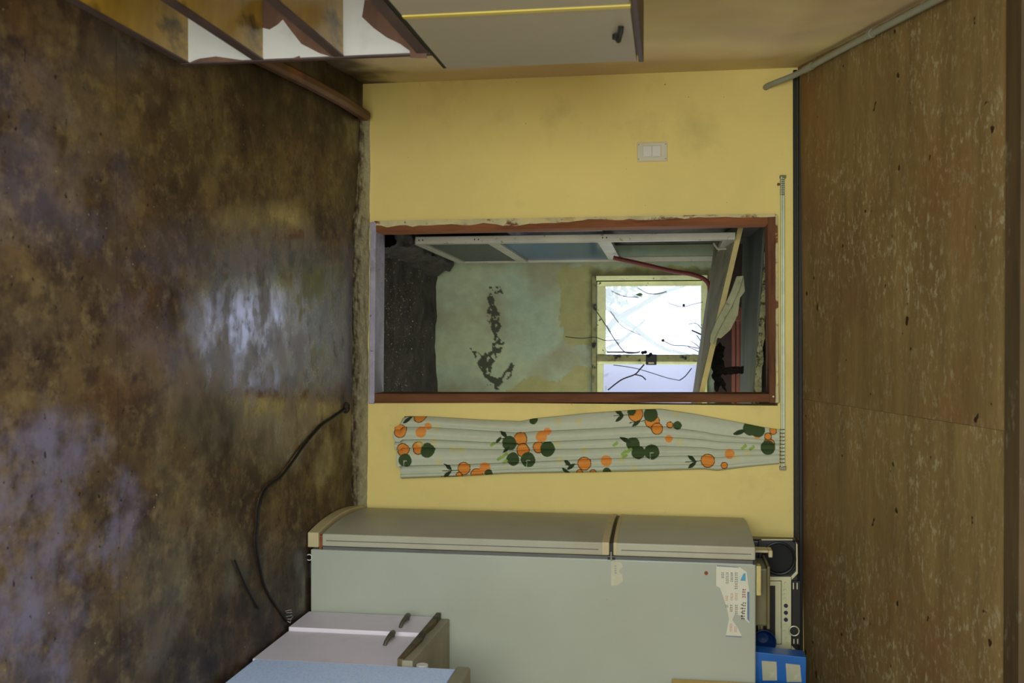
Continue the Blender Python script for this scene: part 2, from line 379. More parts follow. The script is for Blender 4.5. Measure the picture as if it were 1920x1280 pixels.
def glass_material(name, tint, clear, rough):
    mt = bpy.data.materials.new(name); mt.use_nodes = True; t = mt.node_tree; n = t.nodes; l = t.links
    n.remove(n['Principled BSDF']); out = n['Material Output']
    tr = n.new('ShaderNodeBsdfTransparent'); tr.inputs[0].default_value = tint
    tl = n.new('ShaderNodeBsdfTranslucent'); tl.inputs[0].default_value = tint
    gl = n.new('ShaderNodeBsdfGlossy'); gl.inputs['Roughness'].default_value = rough; gl.inputs[0].default_value = (0.6, 0.65, 0.7, 1)
    m1 = n.new('ShaderNodeMixShader'); m1.inputs[0].default_value = clear; l.new(tl.outputs[0], m1.inputs[1]); l.new(tr.outputs[0], m1.inputs[2])
    lw = n.new('ShaderNodeFresnel'); m2 = n.new('ShaderNodeMixShader')
    l.new(lw.outputs[0], m2.inputs[0]); l.new(m1.outputs[0], m2.inputs[1]); l.new(gl.outputs[0], m2.inputs[2])
    l.new(m2.outputs[0], out.inputs[0]); MATS[name] = mt
glass_material('hazy_glass', (0.97, 0.98, 1, 1), 0.84, 0.05)
glass_material('frosted_glass', (0.9, 0.9, 0.95, 1), 0.34, 0.2)
glass_material('blue_glass', (0.26, 0.38, 0.44, 1), 0.1, 0.15)

# ------------------------------------------------------------------ the room
YB = -1.4
def floor_mask(p, u, v):
    x, y = p[0], p[1]
    n1 = fbm(x, y, 3.1, 2.2); n2 = fbm(x, y, 8.7, 4.0)
    # film of water in front of the doorway
    e = ((x - 0.0 + n1 * 0.12) / 0.50) ** 2 + ((y - 3.82 + n2 * 0.12) / 0.88) ** 2
    wet = sstep(1.15, 0.55, e)
    wet = max(wet, 0.45 * sstep(0.1, 0.5, n1 + 0.15 * math.sin(y * 3)))
    # darker colour along walls, furniture and in the corner behind the board
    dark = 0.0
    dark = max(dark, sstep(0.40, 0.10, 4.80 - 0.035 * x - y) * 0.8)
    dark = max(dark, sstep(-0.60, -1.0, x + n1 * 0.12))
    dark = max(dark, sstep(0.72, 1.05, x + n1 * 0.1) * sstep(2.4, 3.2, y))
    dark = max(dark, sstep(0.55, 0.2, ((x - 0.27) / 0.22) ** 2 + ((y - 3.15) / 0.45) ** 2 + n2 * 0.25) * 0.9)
    pale = sstep(0.55, 0.08, ((x - 0.50 + n1 * .25) / 0.50) ** 2 + ((y - 2.20 + n2 * .3) / 0.60) ** 2 - 0.12 + n2 * 0.3)  # pale: areas where sheen is painted on as lilac
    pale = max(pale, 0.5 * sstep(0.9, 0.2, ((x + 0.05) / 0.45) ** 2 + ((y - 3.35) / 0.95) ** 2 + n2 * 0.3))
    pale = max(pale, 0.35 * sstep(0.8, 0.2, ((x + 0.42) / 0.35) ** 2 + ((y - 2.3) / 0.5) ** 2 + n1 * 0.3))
    return (clamp(wet), clamp(dark), clamp(pale))
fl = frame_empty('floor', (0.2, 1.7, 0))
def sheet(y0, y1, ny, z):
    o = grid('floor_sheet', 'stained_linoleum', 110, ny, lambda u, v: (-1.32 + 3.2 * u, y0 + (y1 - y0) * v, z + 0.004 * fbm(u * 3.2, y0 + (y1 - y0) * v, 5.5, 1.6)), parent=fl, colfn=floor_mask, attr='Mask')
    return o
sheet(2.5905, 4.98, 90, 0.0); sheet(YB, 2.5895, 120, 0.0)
MB().box(-1.5, 2.0, YB, 5.0, -0.14, -0.03).build('slab', 'cement', fl)

# back wall with the doorway
DX0, DX1, DZ0, DZ1 = -0.53, 0.335, 0.045, 1.962
b = MB()
b.box(-1.3, DX0, -0.12, 0, -0.03, 2.2, W); b.box(DX1, 1.9, -0.12, 0, -0.03, 2.2, W)
b.box(DX0, DX1, -0.12, 0, DZ1, 2.2, W); b.box(DX0, DX1, -0.12, 0, -0.03, DZ0, W)
struct(b.build('wall_back', 'yellow_wall'))
# left wall (runs slightly outward to the back corner), sagging paper
def leftx(y): return -1.205 + (4.84 - max(y, 3.5)) * 0.045
CS = 0.29
def ceil_z(y): return 2.06 + (4.80 - y) * CS if y > 3.3 else 2.495 + 0.02
def lw(u, v):
    y = YB + (4.90 - YB) * u; z = -0.03 + 3.0 * v
    zz = min(z, ceil_z(y) + 0.05)
    bulge = 0.02 * math.exp(-((zz - 1.85 - 0.1 * (4.8 - y)) / 0.12) ** 2) * sstep(4.8, 4.3, y) + 0.012 * fbm(y, zz, 1.0, 1.3)
    return (leftx(y) + bulge * sstep(4.85, 4.6, y), y, zz)
def lskip(u, v):
    y = YB + (4.90 - YB) * u; z = -0.03 + 3.0 * v
    return 0.02 < y < 1.28 and 0.83 < z < 1.87
def lcol(p, u, v):
    y, z = p[1], p[2]
    c = lerp3(lin((222, 204, 148)), lin((212, 188, 152)), clamp(0.4 + 1.3 * fbm(y, z, 2.0, 1.4)))
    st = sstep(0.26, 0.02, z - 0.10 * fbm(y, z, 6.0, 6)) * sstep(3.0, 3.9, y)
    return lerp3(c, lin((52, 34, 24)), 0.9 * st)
struct(grid('wall_left', 'left_wall_aged', 260, 150, lw, colfn=lcol, skip=lskip))
w2 = frame_empty('window_2', (-1.15, 0.65, 0.82))
for y0, y1, z0, z1, nm in ((-0.01, 0.05, 0.80, 1.90, 'frame_post'), (1.25, 1.31, 0.80, 1.90, 'frame_post'), (0.63, 0.67, 0.80, 1.90, 'mullion'), (-0.01, 1.31, 0.79, 0.85, 'frame_sill'), (-0.01, 1.31, 1.85, 1.91, 'frame_head')):
    MB().box(-1.20, -1.11, y0, y1, z0, z1).build(nm, 'green_window_paint', w2, bevel=0.003)
RX = 1.78
struct(MB().prism([(YB, -0.03), (4.9, -0.03), (4.9, 2.1), (3.3, 2.6), (YB, 2.6)], lambda y, z: (RX, y, z), lambda y, z: (RX + 0.1, y, z)).build('wall_right', 'left_wall_paper'))
b = MB()          # rear wall with a wide open doorway
b.box(-1.4, -1.06, YB - 0.12, YB, -0.03, 2.6); b.box(0.46, 1.9, YB - 0.12, YB, -0.03, 2.6); b.box(-1.06, 0.46, YB - 0.12, YB, 2.2, 2.6)
struct(b.build('wall_rear', 'plain_plaster'))

# sloping plywood ceiling: separate sheets and a beam
ce = frame_empty('ceiling', (0.2, 3.0, 2.3))
def panel(x0, x1, y0, y1, dz=0.0, mt='plywood_ceiling', name='plywood_sheet', flat=False):
    zf = (lambda y: 2.515) if flat else (lambda y: 2.06 + (4.80 - y) * CS)
    MB().hexa([(x0, y0, zf(y0) + dz), (x1, y0, zf(y0) + dz), (x1, y1, zf(y1) + dz), (x0, y1, zf(y1) + dz)],
              [(x0, y0, zf(y0) + dz + .012), (x1, y0, zf(y0) + dz + .012), (x1, y1, zf(y1) + dz + .012), (x0, y1, zf(y1) + dz + .012)]).build(name, mt, ce)
panel(-1.3, 0.3015, 3.31, 4.83); panel(0.3025, 1.9, 3.31, 4.83, -0.0004)
MB().box(-1.3, 1.9, 3.17, 3.31, 2.482, 2.53).build('beam', 'plywood_beam', ce, bevel=0.003)
panel(-1.3, 0.32, 1.9, 3.17, 0, flat=True); panel(0.324, 1.9, 1.9, 3.17, 0, flat=True)
panel(-1.3, 0.32, YB, 1.896, 0, flat=True); panel(0.324, 1.9, YB, 1.896, 0, flat=True)
MB().box(-1.4, 1.95, YB, 5.0, 2.62, 2.66).build('roof_deck', 'back_room_dark', ce)

# black trim along the top of the back wall
tr = frame_empty('trim_1', (0.2, 4.78, 2.034))
MB().box(-1.19, 1.76, 0.0, 0.022, 2.030, 2.048, W).build('trim_strip', 'black_trim', tr, bevel=0.003)
MB().box(-1.19, 1.76, 0.0, 0.030, 2.051, 2.068, W).build('trim_strip', 'black_trim', tr, bevel=0.003)

# rough cement fillet along the foot of the back wall
def fillet(u, v):
    s = -1.05 + 2.15 * u
    wd = 0.05 + 0.115 * sstep(-1.05, -0.4, s) * sstep(1.3, 0.5, s) + 0.02 * fbm(s, 0.3, 1.0, 5)
    d = wd * (1 - v); z = -0.004 + 0.046 * v ** 1.4 + 0.005 * fbm(s, v, 2.0, 9)
    return W(s, d - 0.004, z)
mat('fillet_cement', (140, 136, 112), 0.9, 0.12, 24, attr=True, bump=0.5, bs=60, spec=0.2)
def fcol(p, u, v):
    n = fbm(p[0], v * 0.5, 4.0, 14) + 0.6 * fbm(p[0], v, 8.0, 50)
    return lerp3(lin((176, 170, 138)), lin((58, 44, 32)), clamp(sstep(0.75, 0.05, v + n * 0.35)))
struct(grid('baseboard_back', 'fillet_cement', 420, 14, fillet, colfn=fcol))

# doorway frame
t3 = frame_empty('door_1', (-0.1, 4.79, 0.04))
def jamb(s0, s1, name, mt, z0=DZ0, z1=DZ1, d0=-0.13, d1=0.018):
    return MB().box(s0, s1, d0, d1, z0, z1, W).build(name, mt, t3, bevel=0.004)
jl = MB().hexa([W(-0.528, -0.13, 0.06), W(-0.480, -0.13, 0.06), W(-0.480, 0.018, 0.06), W(-0.528, 0.018, 0.06)],
               [W(-0.533, -0.13, 1.955), W(-0.490, -0.13, 1.955), W(-0.490, 0.018, 1.955), W(-0.533, 0.018, 1.955)]).build('jamb', 'frame_wood', t3, bevel=0.004)
jr = MB().hexa([W(0.296, -0.13, 0.06), W(0.342, -0.13, 0.06), W(0.342, 0.018, 0.06), W(0.296, 0.018, 0.06)],
               [W(0.280, -0.13, 1.965), W(0.318, -0.13, 1.965), W(0.318, 0.018, 1.965), W(0.280, 0.018, 1.965)]).build('jamb', 'frame_dark_wood', t3, bevel=0.004)
MB().hexa([W(-0.533, -0.13, 1.915), W(0.322, -0.13, 1.922), W(0.322, 0.020, 1.922), W(-0.533, 0.020, 1.915)],
          [W(-0.533, -0.13, 1.958), W(0.322, -0.13, 1.968), W(0.322, 0.020, 1.968), W(-0.533, 0.020, 1.958)]).build('door_head', 'frame_head_wood', t3, bevel=0.004)
MB().box(-0.53, 0.345, -0.14, 0.022, 0.048, 0.078, W).build('threshold', 'sill_paint', t3, bevel=0.005)
# flaking filler along the outer edge of the jambs
def flake(side):
    pts_o = []; pts_i = []
    n = 60
    for i in range(n + 1):
        z = 0.07 + (1.95 - 0.07) * i / n
        if side < 0:
            a = -0.534 - 0.0035 * i / n; w = 0.014 + 0.010 * fbm(z, 1.0, 0, 4) + 0.016 * sstep(1.4, 0.7, z) * (0.8 + fbm(z, 5, 0, 6)) + 0.006 * fbm(z, 9, 0, 25); bb = a + max(0.004, w)
        else:
            a = 0.344 - 0.022 * i / n; w = 0.004 + 0.004 * fbm(z, 3.0, 0, 5); bb = a - max(0.001, w)
        pts_o.append((a, z)); pts_i.append((bb, z))
    return MB().prism(pts_o + pts_i[::-1], lambda s, z: W(s, 0.004, z), lambda s, z: W(s, 0.0205, z)).build('flaking_filler', 'peeled_paint', t3)
flake(-1)
poly = []
for i in range(41): poly.append((-0.53 + 0.85 * i / 40, 1.9685 + 0.004 * i / 40 - 0.008))
for i in range(41):
    s = 0.32 - 0.85 * i / 40; poly.append((s, 1.958 - 0.006 - 0.010 * abs(fbm(s, 2, 0, 5))))
MB().prism(poly, lambda s, z: W(s, 0.006, z), lambda s, z: W(s, 0.0225, z)).build('flaking_filler', 'peeled_paint', t3)
MB().disc(W(0.292, 0.02, 1.94), 0.004, 0.004).build('screw_head', 'switch_plastic', t3)

# ------------------------------------------------------------------ back room
BY = 6.45
bfl = frame_empty('floor_back_room', (0.2, 5.7, -0.02))
grid('earth_floor', 'dark_cement', 90, 70, lambda u, v: (-0.95 + 2.45 * u, 4.90 + 1.62 * v, -0.01 + 0.018 * fbm(u * 2.4, v * 1.6, 4.0, 5)), parent=bfl)
STAIN = [[(-0.2513,0.3485),(-0.2107,0.3209),(-0.1597,0.3416),(-0.1765,0.3829)], [(-0.0748,0.3208),(-0.1427,0.3312),(-0.1698,0.3657),(-0.1255,0.4036),(-0.0679,0.3898),(-0.0339,0.4104),(0.0102,0.3829),(0.061,0.431),(0.1357,0.4104),(0.1291,0.3553),(0.0612,0.3484),(0.0204,0.3657)],
         [(0.0954,0.21),(0.1158,0.2447),(0.1701,0.2966),(0.1292,0.3346),(0.112,0.3898),(0.1697,0.4001),(0.2038,0.3622),(0.265,0.3587),(0.3055,0.3966),(0.2305,0.4585),(0.1897,0.4791),(0.2031,0.5065),(0.2812,0.4859),(0.3188,0.4345),(0.3598,0.4104),(0.3401,0.3207),(0.3161,0.3484),(0.2858,0.2966),(0.2146,0.2516)],
         [(-0.2785,0.3416),(-0.2849,0.4001),(-0.244,0.4345),(-0.2341,0.3829)]]
YEL = [[(-0.4099,0.7919),(-0.3989,1.9415),(0.0589,1.9425),(0.0605,0.8259),(-0.074,0.7921)], [(0.3151,0.4859),(0.2634,0.6226),(0.2794,0.7584),(0.2283,0.8765),(0.2276,0.994),(0.4118,0.9941),(0.4174,0.4173)]]
PG = lin((158, 167, 134)); PD = lin((62, 64, 48)); PY = lin((150, 146, 92)); PB = lin((150, 165, 142)); PK = lin((38, 34, 26))
def gcol(p, u, v):
    x, z = p[0], p[2]
    c = lerp3(PG, PB, clamp(0.5 + 1.2 * fbm(x, z, 2, 2.5)))
    c = lerp3(c, lin((140, 138, 108)), clamp(1.6 * fbm(x, z, 9.0, 3.5)) * 0.8)
    xx = x + 0.02 * fbm(x, z, 11, 9); zz = z + 0.02 * fbm(x, z, 15, 9)
    x4 = x + 0.06 * fbm(x, z, 21, 5); z4 = z + 0.06 * fbm(x, z, 25, 5)
    for P in YEL:
        if inpoly(x4, z4, P): c = lerp3(c, PY, 0.85)
    for P in STAIN:
        if inpoly(xx, zz, P) and fbm(x, z, 31, 28) > -0.22: c = PD
    dk = clamp(sstep(0.10, 0.02, abs(z - 1.02 + 0.02 * fbm(x, z, 41, 8)) - 0.0) * 0.0)
    c = lerp3(c, lin((58, 40, 34)), sstep(1.735, 1.765, z + 0.015 * fbm(x, z, 61, 9)))
    e = max(-0.36 - x, x - 0.9, 1.0 - z, z - 1.70)      # grime round the window
    if e < 0.06: c = lerp3(c, PK, 0.5 * sstep(0.05, 0.0, e + 0.03 * fbm(x, z, 51, 12)))
    return c
WX0, WX1, WZ0, WZ1 = -0.335, 0.86, 1.005, 1.690
def gskip(u, v):
    x = -0.75 + 2.25 * u; z = -0.05 + 2.05 * v
    return WX0 < x < WX1 and WZ0 < z < WZ1
struct(grid('wall_back_room', 'green_wall', 340, 310, lambda u, v: (-0.75 + 2.25 * u, BY, -0.05 + 2.05 * v), colfn=gcol, skip=gskip, smooth=False))
b = MB()      # masonry behind the paint, window reveal
b.box(-0.8, WX0 + .003, BY + .004, BY + .12, -0.05, 2.6); b.box(WX1 - .003, 1.6, BY + .004, BY + .12, -0.05, 2.6)
b.box(WX0, WX1, BY + .004, BY + .12, -0.05, WZ0 + .003); b.box(WX0, WX1, BY + .004, BY + .12, WZ1 - .003, 2.6)
struct(b.build('wall_back_room_masonry', 'back_room_dark'))
b = MB(); b.box(-0.62, -0.54, 4.92, 5.36, -0.05, 2.6); b.box(-0.62, -0.54, 6.34, 6.46, -0.05, 2.6); b.box(-0.62, -0.54, 5.36, 6.34, -0.05, 0.60); b.box(-0.62, -0.54, 5.36, 6.34, 1.12, 2.6)
struct(b.build('wall_back_room_left', 'back_room_dark'))
b = MB(); b.box(1.5, 1.58, 4.92, 5.25, -0.05, 2.6); b.box(1.5, 1.58, 6.25, 6.46, -0.05, 2.6); b.box(1.5, 1.58, 5.25, 6.25, -0.05, 0.7); b.box(1.5, 1.58, 5.25, 6.25, 1.8, 2.6)  # unseen wall; its opening was added for the fill lamp
struct(b.build('wall_back_room_right', 'plain_plaster'))
struct(MB().box(-0.8, 1.6, 4.92, 6.6, 2.6, 2.66).build('ceiling_back_room', 'back_room_dark'))
# broken concrete kerb under the glazed door
def kerb(u, v):
    y = 4.95 + 1.42 * u; a = v * 3
    prof = [(-0.40, 0.0), (-0.415, 0.10), (-0.44, 0.145), (-0.535, 0.148)]
    i = min(2, int(a)); f = a - i
    x = prof[i][0] + (prof[i + 1][0] - prof[i][0]) * f; z = prof[i][1] + (prof[i + 1][1] - prof[i][1]) * f
    x += 0.05 * sstep(5.7, 6.3, y) * (1 - v) + 0.02 * fbm(y, v, 3, 5); z += 0.014 * fbm(y, v, 7, 6) * (1 if v > 0.2 else 0)
    return (x, y, z - 0.015)
struct(grid('trim_2', 'dark_cement', 60, 22, kerb))

# window in the far wall
w1 = frame_empty('window_1', (0.2, BY, 1.0))
MB().box(-0.33, -0.305, BY + 0.036, BY + 0.05, 1.0, 1.7).build('frame_groove', 'black_dirt', w1)
def bar(x0, x1, z0, z1, y0, y1, mt, name, par=w1, bev=0.003):
    return MB().box(x0, x1, y0, y1, z0, z1).build(name, mt, par, bevel=bev)
bar(-0.350, -0.322, 1.0, 1.70, BY - 0.022, BY + 0.1, 'green_window_paint', 'frame_post')
bar(-0.350, 0.88, 1.672, 1.705, BY - 0.018, BY + 0.1, 'green_window_paint', 'frame_head')
bar(-0.350, 0.88, 0.995, 1.022, BY - 0.025, BY + 0.1, 'dirty_green_paint', 'frame_sill')
bar(0.85, 0.88, 1.0, 1.70, BY - 0.02, BY + 0.1, 'green_window_paint', 'frame_post')
def sash(x0, x1, z0, z1, y, px0, px1, pz0, pz1, glass, right_mt):
    s = MB().box(x0, px0, y, y + 0.03, z0, z1).build('sash', 'green_window_paint', w1, bevel=0.003)
    MB().box(px1, x1, y - 0.004, y + 0.03, z0, z1).build('stile', right_mt, s, bevel=0.003)
    MB().box(px0, px1, y, y + 0.03, z0, pz0).build('rail', 'green_window_paint', s, bevel=0.003)
    MB().box(px0, px1, y, y + 0.03, pz1, z1).build('rail', 'green_window_paint', s, bevel=0.003)
    MB().box(px0 - .003, px1 + .003, y + 0.012, y + 0.016, pz0 - .003, pz1 + .003).build('pane', glass, s)
    return s
sash(-0.315, 0.185, 1.026, 1.700, BY + 0.004, -0.285, 0.142, 1.078, 1.667, 'hazy_glass', 'dirty_green_paint')
sash(0.165, 0.85, 1.022, 1.690, BY + 0.04, 0.203, 0.80, 1.062, 1.655, 'frosted_glass', 'green_window_paint')
MB().box(0.14, 0.205, BY - 0.018, BY - 0.006, 1.33, 1.395).build('latch', 'black_trim', w1, bevel=0.003)
MB().box(0.188, 0.198, BY - 0.022, BY - 0.017, 1.345, 1.38).build('latch_tongue', 'spring_metal', w1)

# dry creepers grown in round the window
def vine(pts, r, name='creeper', lab=None, n=5):
    o = MB().tube(smooth_path(pts), r * 1.05, n).build(name, 'vine', None, smooth=True)
    return tag(o, lab, 'creeper', 'dry creepers over the window')
YV = 6.415
vine([(0.0301,6.415,0.8294),(0.04,6.415,0.9298),(0.0333,6.415,1.0131),(0.0531,6.415,1.0795),(0.0497,6.415,1.1622)], 0.0022, lab='thin creeper running from the green wall onto the window edge')
vine([(-0.1264,6.415,1.0263),(-0.0399,6.415,1.0828),(0.0597,6.415,1.1457),(0.1259,6.415,1.2019),(0.1323,6.415,1.2611)], 0.0026, lab='dark creeper slanting across the lower corner of the bright pane')
vine([(-0.1294,6.415,1.1092),(-0.0364,6.415,1.1819),(0.0198,6.415,1.2939)], 0.0016, lab='faint creeper curving over the middle of the bright pane')
vine([(0.1262,6.415,1.0895),(0.1259,6.415,1.1788),(0.129,6.415,1.2677),(0.1223,6.415,1.294)], 0.004, lab='thick dead creeper lying along the bottom stile of the bright pane')
vine([(-0.2521,6.415,1.119),(-0.2219,6.415,1.1949),(-0.2148,6.415,1.2805)], 0.0018, lab='thin creeper near the left edge of the bright pane')
vine([(-0.2709,6.415,1.2837),(-0.2376,6.415,1.3427),(-0.2372,6.415,1.408),(-0.2501,6.415,1.4569)], 0.0022, lab='short creeper at the left edge of the bright pane, by a withered leaf')
vine([(-0.181,6.415,1.4635),(-0.1644,6.415,1.5058),(-0.1543,6.415,1.5609),(-0.1705,6.415,1.6191),(-0.1833,6.415,1.6771)], 0.0016, lab='creeper with a dark bud beside the window top')
vine([(-0.0098,6.415,1.6096),(0.0098,6.415,1.6516),(0.0262,6.415,1.6903)], 0.0045, lab='stubby twig sticking in at the top rail of the window')
vine([(-0.0459,6.415,1.587),(-0.0524,6.415,1.6354),(-0.0196,6.415,1.6709),(-0.0065,6.415,1.6999)], 0.0018, lab='arched tendril above the stubby twig')
vine([(0.108,6.415,1.7001),(0.0983,6.415,1.6357),(0.0854,6.415,1.571),(0.0822,6.415,1.4964),(0.0527,6.415,1.4345)], 0.0022, lab='long tendril trailing from the tangle at the window corner')
vine([(0.1408,6.415,1.6905),(0.0852,6.415,1.6453),(0.059,6.415,1.6065)], 0.002, lab='fanned twig of the tangle, nearest the stubby twig')
vine([(0.1506,6.415,1.697),(0.1115,6.415,1.6325),(0.0919,6.415,1.5872)], 0.002, lab='fanned twig of the tangle, middle one')
vine([(0.131,6.415,1.6905),(0.059,6.415,1.6646),(0.0197,6.415,1.6388)], 0.002, lab='fanned twig of the tangle, tallest one')
vine([(0.3646,6.46,1.0937),(0.3005,6.46,1.1769),(0.2665,6.46,1.2598),(0.233,6.46,1.2928),(0.2029,6.46,1.3192)], 0.0042, lab='forked branch across the frosted pane beside the latch')
vine([(0.2665,6.46,1.2598),(0.2762,6.46,1.3028),(0.2994,6.46,1.3292)], 0.0036, lab='side prong of the forked branch on the frosted pane')
vine([(0.2072,6.46,1.1269),(0.2265,6.46,1.2597),(0.2592,6.46,1.3753),(0.2852,6.46,1.4575),(0.3012,6.46,1.536)], 0.0022, lab='long thin creeper crossing the frosted pane')
vine([(0.3012,6.46,1.536),(0.2745,6.46,1.5719),(0.2247,6.46,1.6109)], 0.003, lab='short creeper rising at the end of the frosted pane')
b = MB()
for cx, cz in [(0.1254,1.3269),(0.1385,1.3596),(0.1288,1.3105),(0.1484,1.3465)]: b.disc((cx, 6.418, cz), 0.011, 0.006, n=7)
tag(b.build('withered_leaf_clump', 'black_dirt'), 'black clump of withered leaves caught at the pane bottom above the latch', 'dead leaf')
b = MB()
for cx, cz in [(-0.2311,1.2937)]: b.prism([(cx - .012, cz), (cx, cz - .03), (cx + .01, cz), (cx, cz + .02)], lambda x, z: (x, 6.418, z), lambda x, z: (x, 6.413, z))
tag(b.build('withered_leaf', 'leaf_green'), 'small green-grey withered leaf hanging at the left of the pane', 'dead leaf')
tag(MB().disc([(-0.164,6.41,1.5608)][0], 0.0085, 0.008, n=10).build('dry_bud', 'vine'), 'round black dry bud hanging in the upper part of the pane', 'dead leaf')
tag(MB().disc([(0.0527,6.41,1.4345)][0], 0.010, 0.008, n=6).build('dry_seed_head', 'vine'), 'ragged dark seed head in the middle of the pane', 'dead leaf')
# branches and bushes outside
struct(MB().box(-3.5, 3.0, 6.6, 10.5, -0.2, -0.1).build('ground_outside', 'dark_cement'))
tree = thing('tree', 'pale grey-green tree with slanting branches outside the window', 'tree', (-0.85, 7.15, -0.1))
MB().tube(smooth_path([(-0.85, 7.15, -0.1), (-0.80, 7.15, 0.6), (-0.78, 7.12, 1.2), (-0.86, 7.1, 2.4)]), 0.045, 9).build('trunk', 'pale_branch', tree, smooth=True)
def branch(pts, r):
    P = smooth_path(pts); n = len(P)
    MB().tube(P, [r * (1.25 - 0.75 * i / (n - 1)) for i in range(n)], 7).build('branch', 'pale_branch', tree, smooth=True)
branch([(-0.79, 7.14, 0.8)] + [(-0.0435,7,0.9886),(-0.0977,7,1.1331),(-0.1874,7,1.2945),(-0.2587,7,1.4193),(-0.3221,7,1.5963)], 0.026)
branch([(-0.80, 7.15, 0.25)] + [(-0.1358,7.1,1.0916),(-0.0439,7.1,1.2194),(0.0475,7.1,1.3284),(0.1202,7.1,1.455),(0.1668,7.1,1.6702)], 0.020)
branch([(0.2501,7.08,0.8913),(0.1394,7.08,1.0198),(0.0475,7.08,1.1657),(-0.0802,7.08,1.3106)], 0.018)
def bush(c, rad, n, lab):
    root = thing('shrub', lab, 'shrub', (c[0], c[1], -0.1))
    rnd = random.Random(len(lab))
    for k in range(3): MB().tube(smooth_path([(c[0] + .03 * k, c[1], -0.1), (c[0] + .05 * (k - 1), c[1], c[2] * .5), (c[0] + .12 * (k - 1), c[1], c[2] + .1)]), 0.008, 5).build('stem', 'vine', root)
    b = MB()
    for i in range(n):
        p = Vector(c) + Vector([max(-1.8, min(1.8, rnd.gauss(0, 1))) * rad[q] for q in range(3)])
        a = Vector((rnd.gauss(0, 1), rnd.gauss(0, 1), rnd.gauss(0, 1))).normalized(); q = a.orthogonal().normalized()
        L = rnd.uniform(.03, .055)
        b.add([p - a * L, p + q * L * .45, p + a * L, p - q * L * .45], [(0, 1, 2, 3)])
    b.build('foliage', 'leaf_green', root)['kind'] = 'stuff'
bush((-0.42, 7.75, 1.02), (0.12, 0.12, 0.13), 260, 'blurred green shrub outside the lower left of the window')
bush((0.25, 8.2, 0.72), (0.22, 0.15, 0.14), 220, 'low green shrub outside below the window')

# aluminium glazed door standing along the left of the back room
ad = thing('glazed_door', 'aluminium framed glazed door standing open in the back room', 'door', (-0.445, 5.8, 0.16))
def adx(y): return -0.458 + (y - 5.25) * 0.022
def abar(y0, y1, z0, z1, t=0.028, name='rail', mt='aluminium', par=None, off=0.0):
    return MB().hexa([(adx(y0) - t + off, y0, z0), (adx(y0) + off, y0, z0), (adx(y1) + off, y1, z0), (adx(y1) - t + off, y1, z0)],
              [(adx(y0) - t + off, y0, z1), (adx(y0) + off, y0, z1), (adx(y1) + off, y1, z1), (adx(y1) - t + off, y1, z1)]).build(name, mt, par or ad, bevel=0.002)
st = MB().box(-0.496, -0.457, 5.22, 5.27, 0.165, 1.80).build('stile', 'aluminium', ad, bevel=0.003)
for z in (0.185, 0.205, 0.48, 0.50, 1.14, 1.16):
    MB().disc((-0.477, 5.221, z), 0.004, 0.002, n=8).build('rivet', 'dark_gap', st)
abar(6.36, 6.42, 0.15, 1.80, name='stile')
abar(5.27, 6.36, 0.15, 0.20); abar(5.27, 6.36, 0.54, 0.60); abar(5.27, 6.36, 1.11, 1.18); abar(5.27, 6.36, 1.74, 1.80)
abar(5.27, 6.36, 0.20, 0.54, 0.008, 'kick_panel', 'ribbed_panel', off=-0.01)
abar(5.27, 6.36, 0.60, 1.11, 0.005, 'pane', 'blue_glass', off=-0.012)
MB().tube([(-0.46, 5.42, 1.70), (-0.43, 5.42, 1.72), (-0.43, 5.42, 1.765)], 0.006, 8).build('latch_hook', 'aluminium', ad)
# red hose
tag(MB().tube(smooth_path([(-0.4238,5.9,1.1569),(-0.3888,5.9,1.3083),(-0.3447,5.9,1.4885)] + [(-0.3225,5.9,1.6076),(-0.2858,5.9,1.6818),(-0.2165,5.9,1.7056),(-0.1263,5.9,1.7057),(-0.006,5.9,1.6911),(0.1144,5.9,1.6736)]), 0.0125, 8).build('rubber_hose', 'red_hose', None, smooth=True), 'dark red rubber hose looping above the far window', 'hose')
# collapsed ceiling boards
cb = thing('fallen_ceiling_board', 'long pale ceiling board hanging slanted across the doorway top', 'board', (-0.1, 5.7, 1.62))
NL, NR, FL, FR = Vector((-0.56, 5.28, 1.822)), Vector((0.36, 5.28, 1.612)), Vector((-0.60, 6.10, 1.745)), Vector((0.42, 6.10, 1.60))
UP = Vector((0.02, 0, 0.022))
MB().hexa([NL, NR, FR, FL], [NL + UP, NR + UP, FR + UP, FL + UP]).build('board_panel', 'board_white', cb, bevel=0.002)
F = Vector((0, -0.006, 0))
MB().hexa([NL + F, NR + F, NR - F * .1, NL - F * .1], [NL + F + UP, NR + F + UP, NR - F * .1 + UP, NL - F * .1 + UP]).build('cut_edge', 'board_edge', cb)
gp = thing('sagging_ceiling_board', 'grey ceiling board with a torn crumbling edge under the door head', 'board', (0, 5.8, 1.88))
MB().hexa([(-0.60, 5.30, 1.945), (0.62, 5.30, 1.868), (0.62, 6.40, 1.885), (-0.60, 6.40, 1.915)], [(-0.60, 5.30, 1.957), (0.62, 5.30, 1.880), (0.62, 6.40, 1.897), (-0.60, 6.40, 1.927)]).build('board_panel', 'grey_board', gp)
po = []; pi = []
for i in range(70):
    x = -0.52 + 1.12 * i / 69; zc = 1.970 - 0.078 * i / 69
    po.append((x, zc + 0.007 + 0.012 * (0.5 + fbm(x, 1, 0, 9)))); pi.append((x, zc - 0.012 - 0.010 * (0.5 + fbm(x, 7, 0, 11))))
MB().prism(po + pi[::-1], lambda x, z: (x, 5.30, z), lambda x, z: (x, 5.275, z)).build('torn_edge', 'torn_edge', gp)
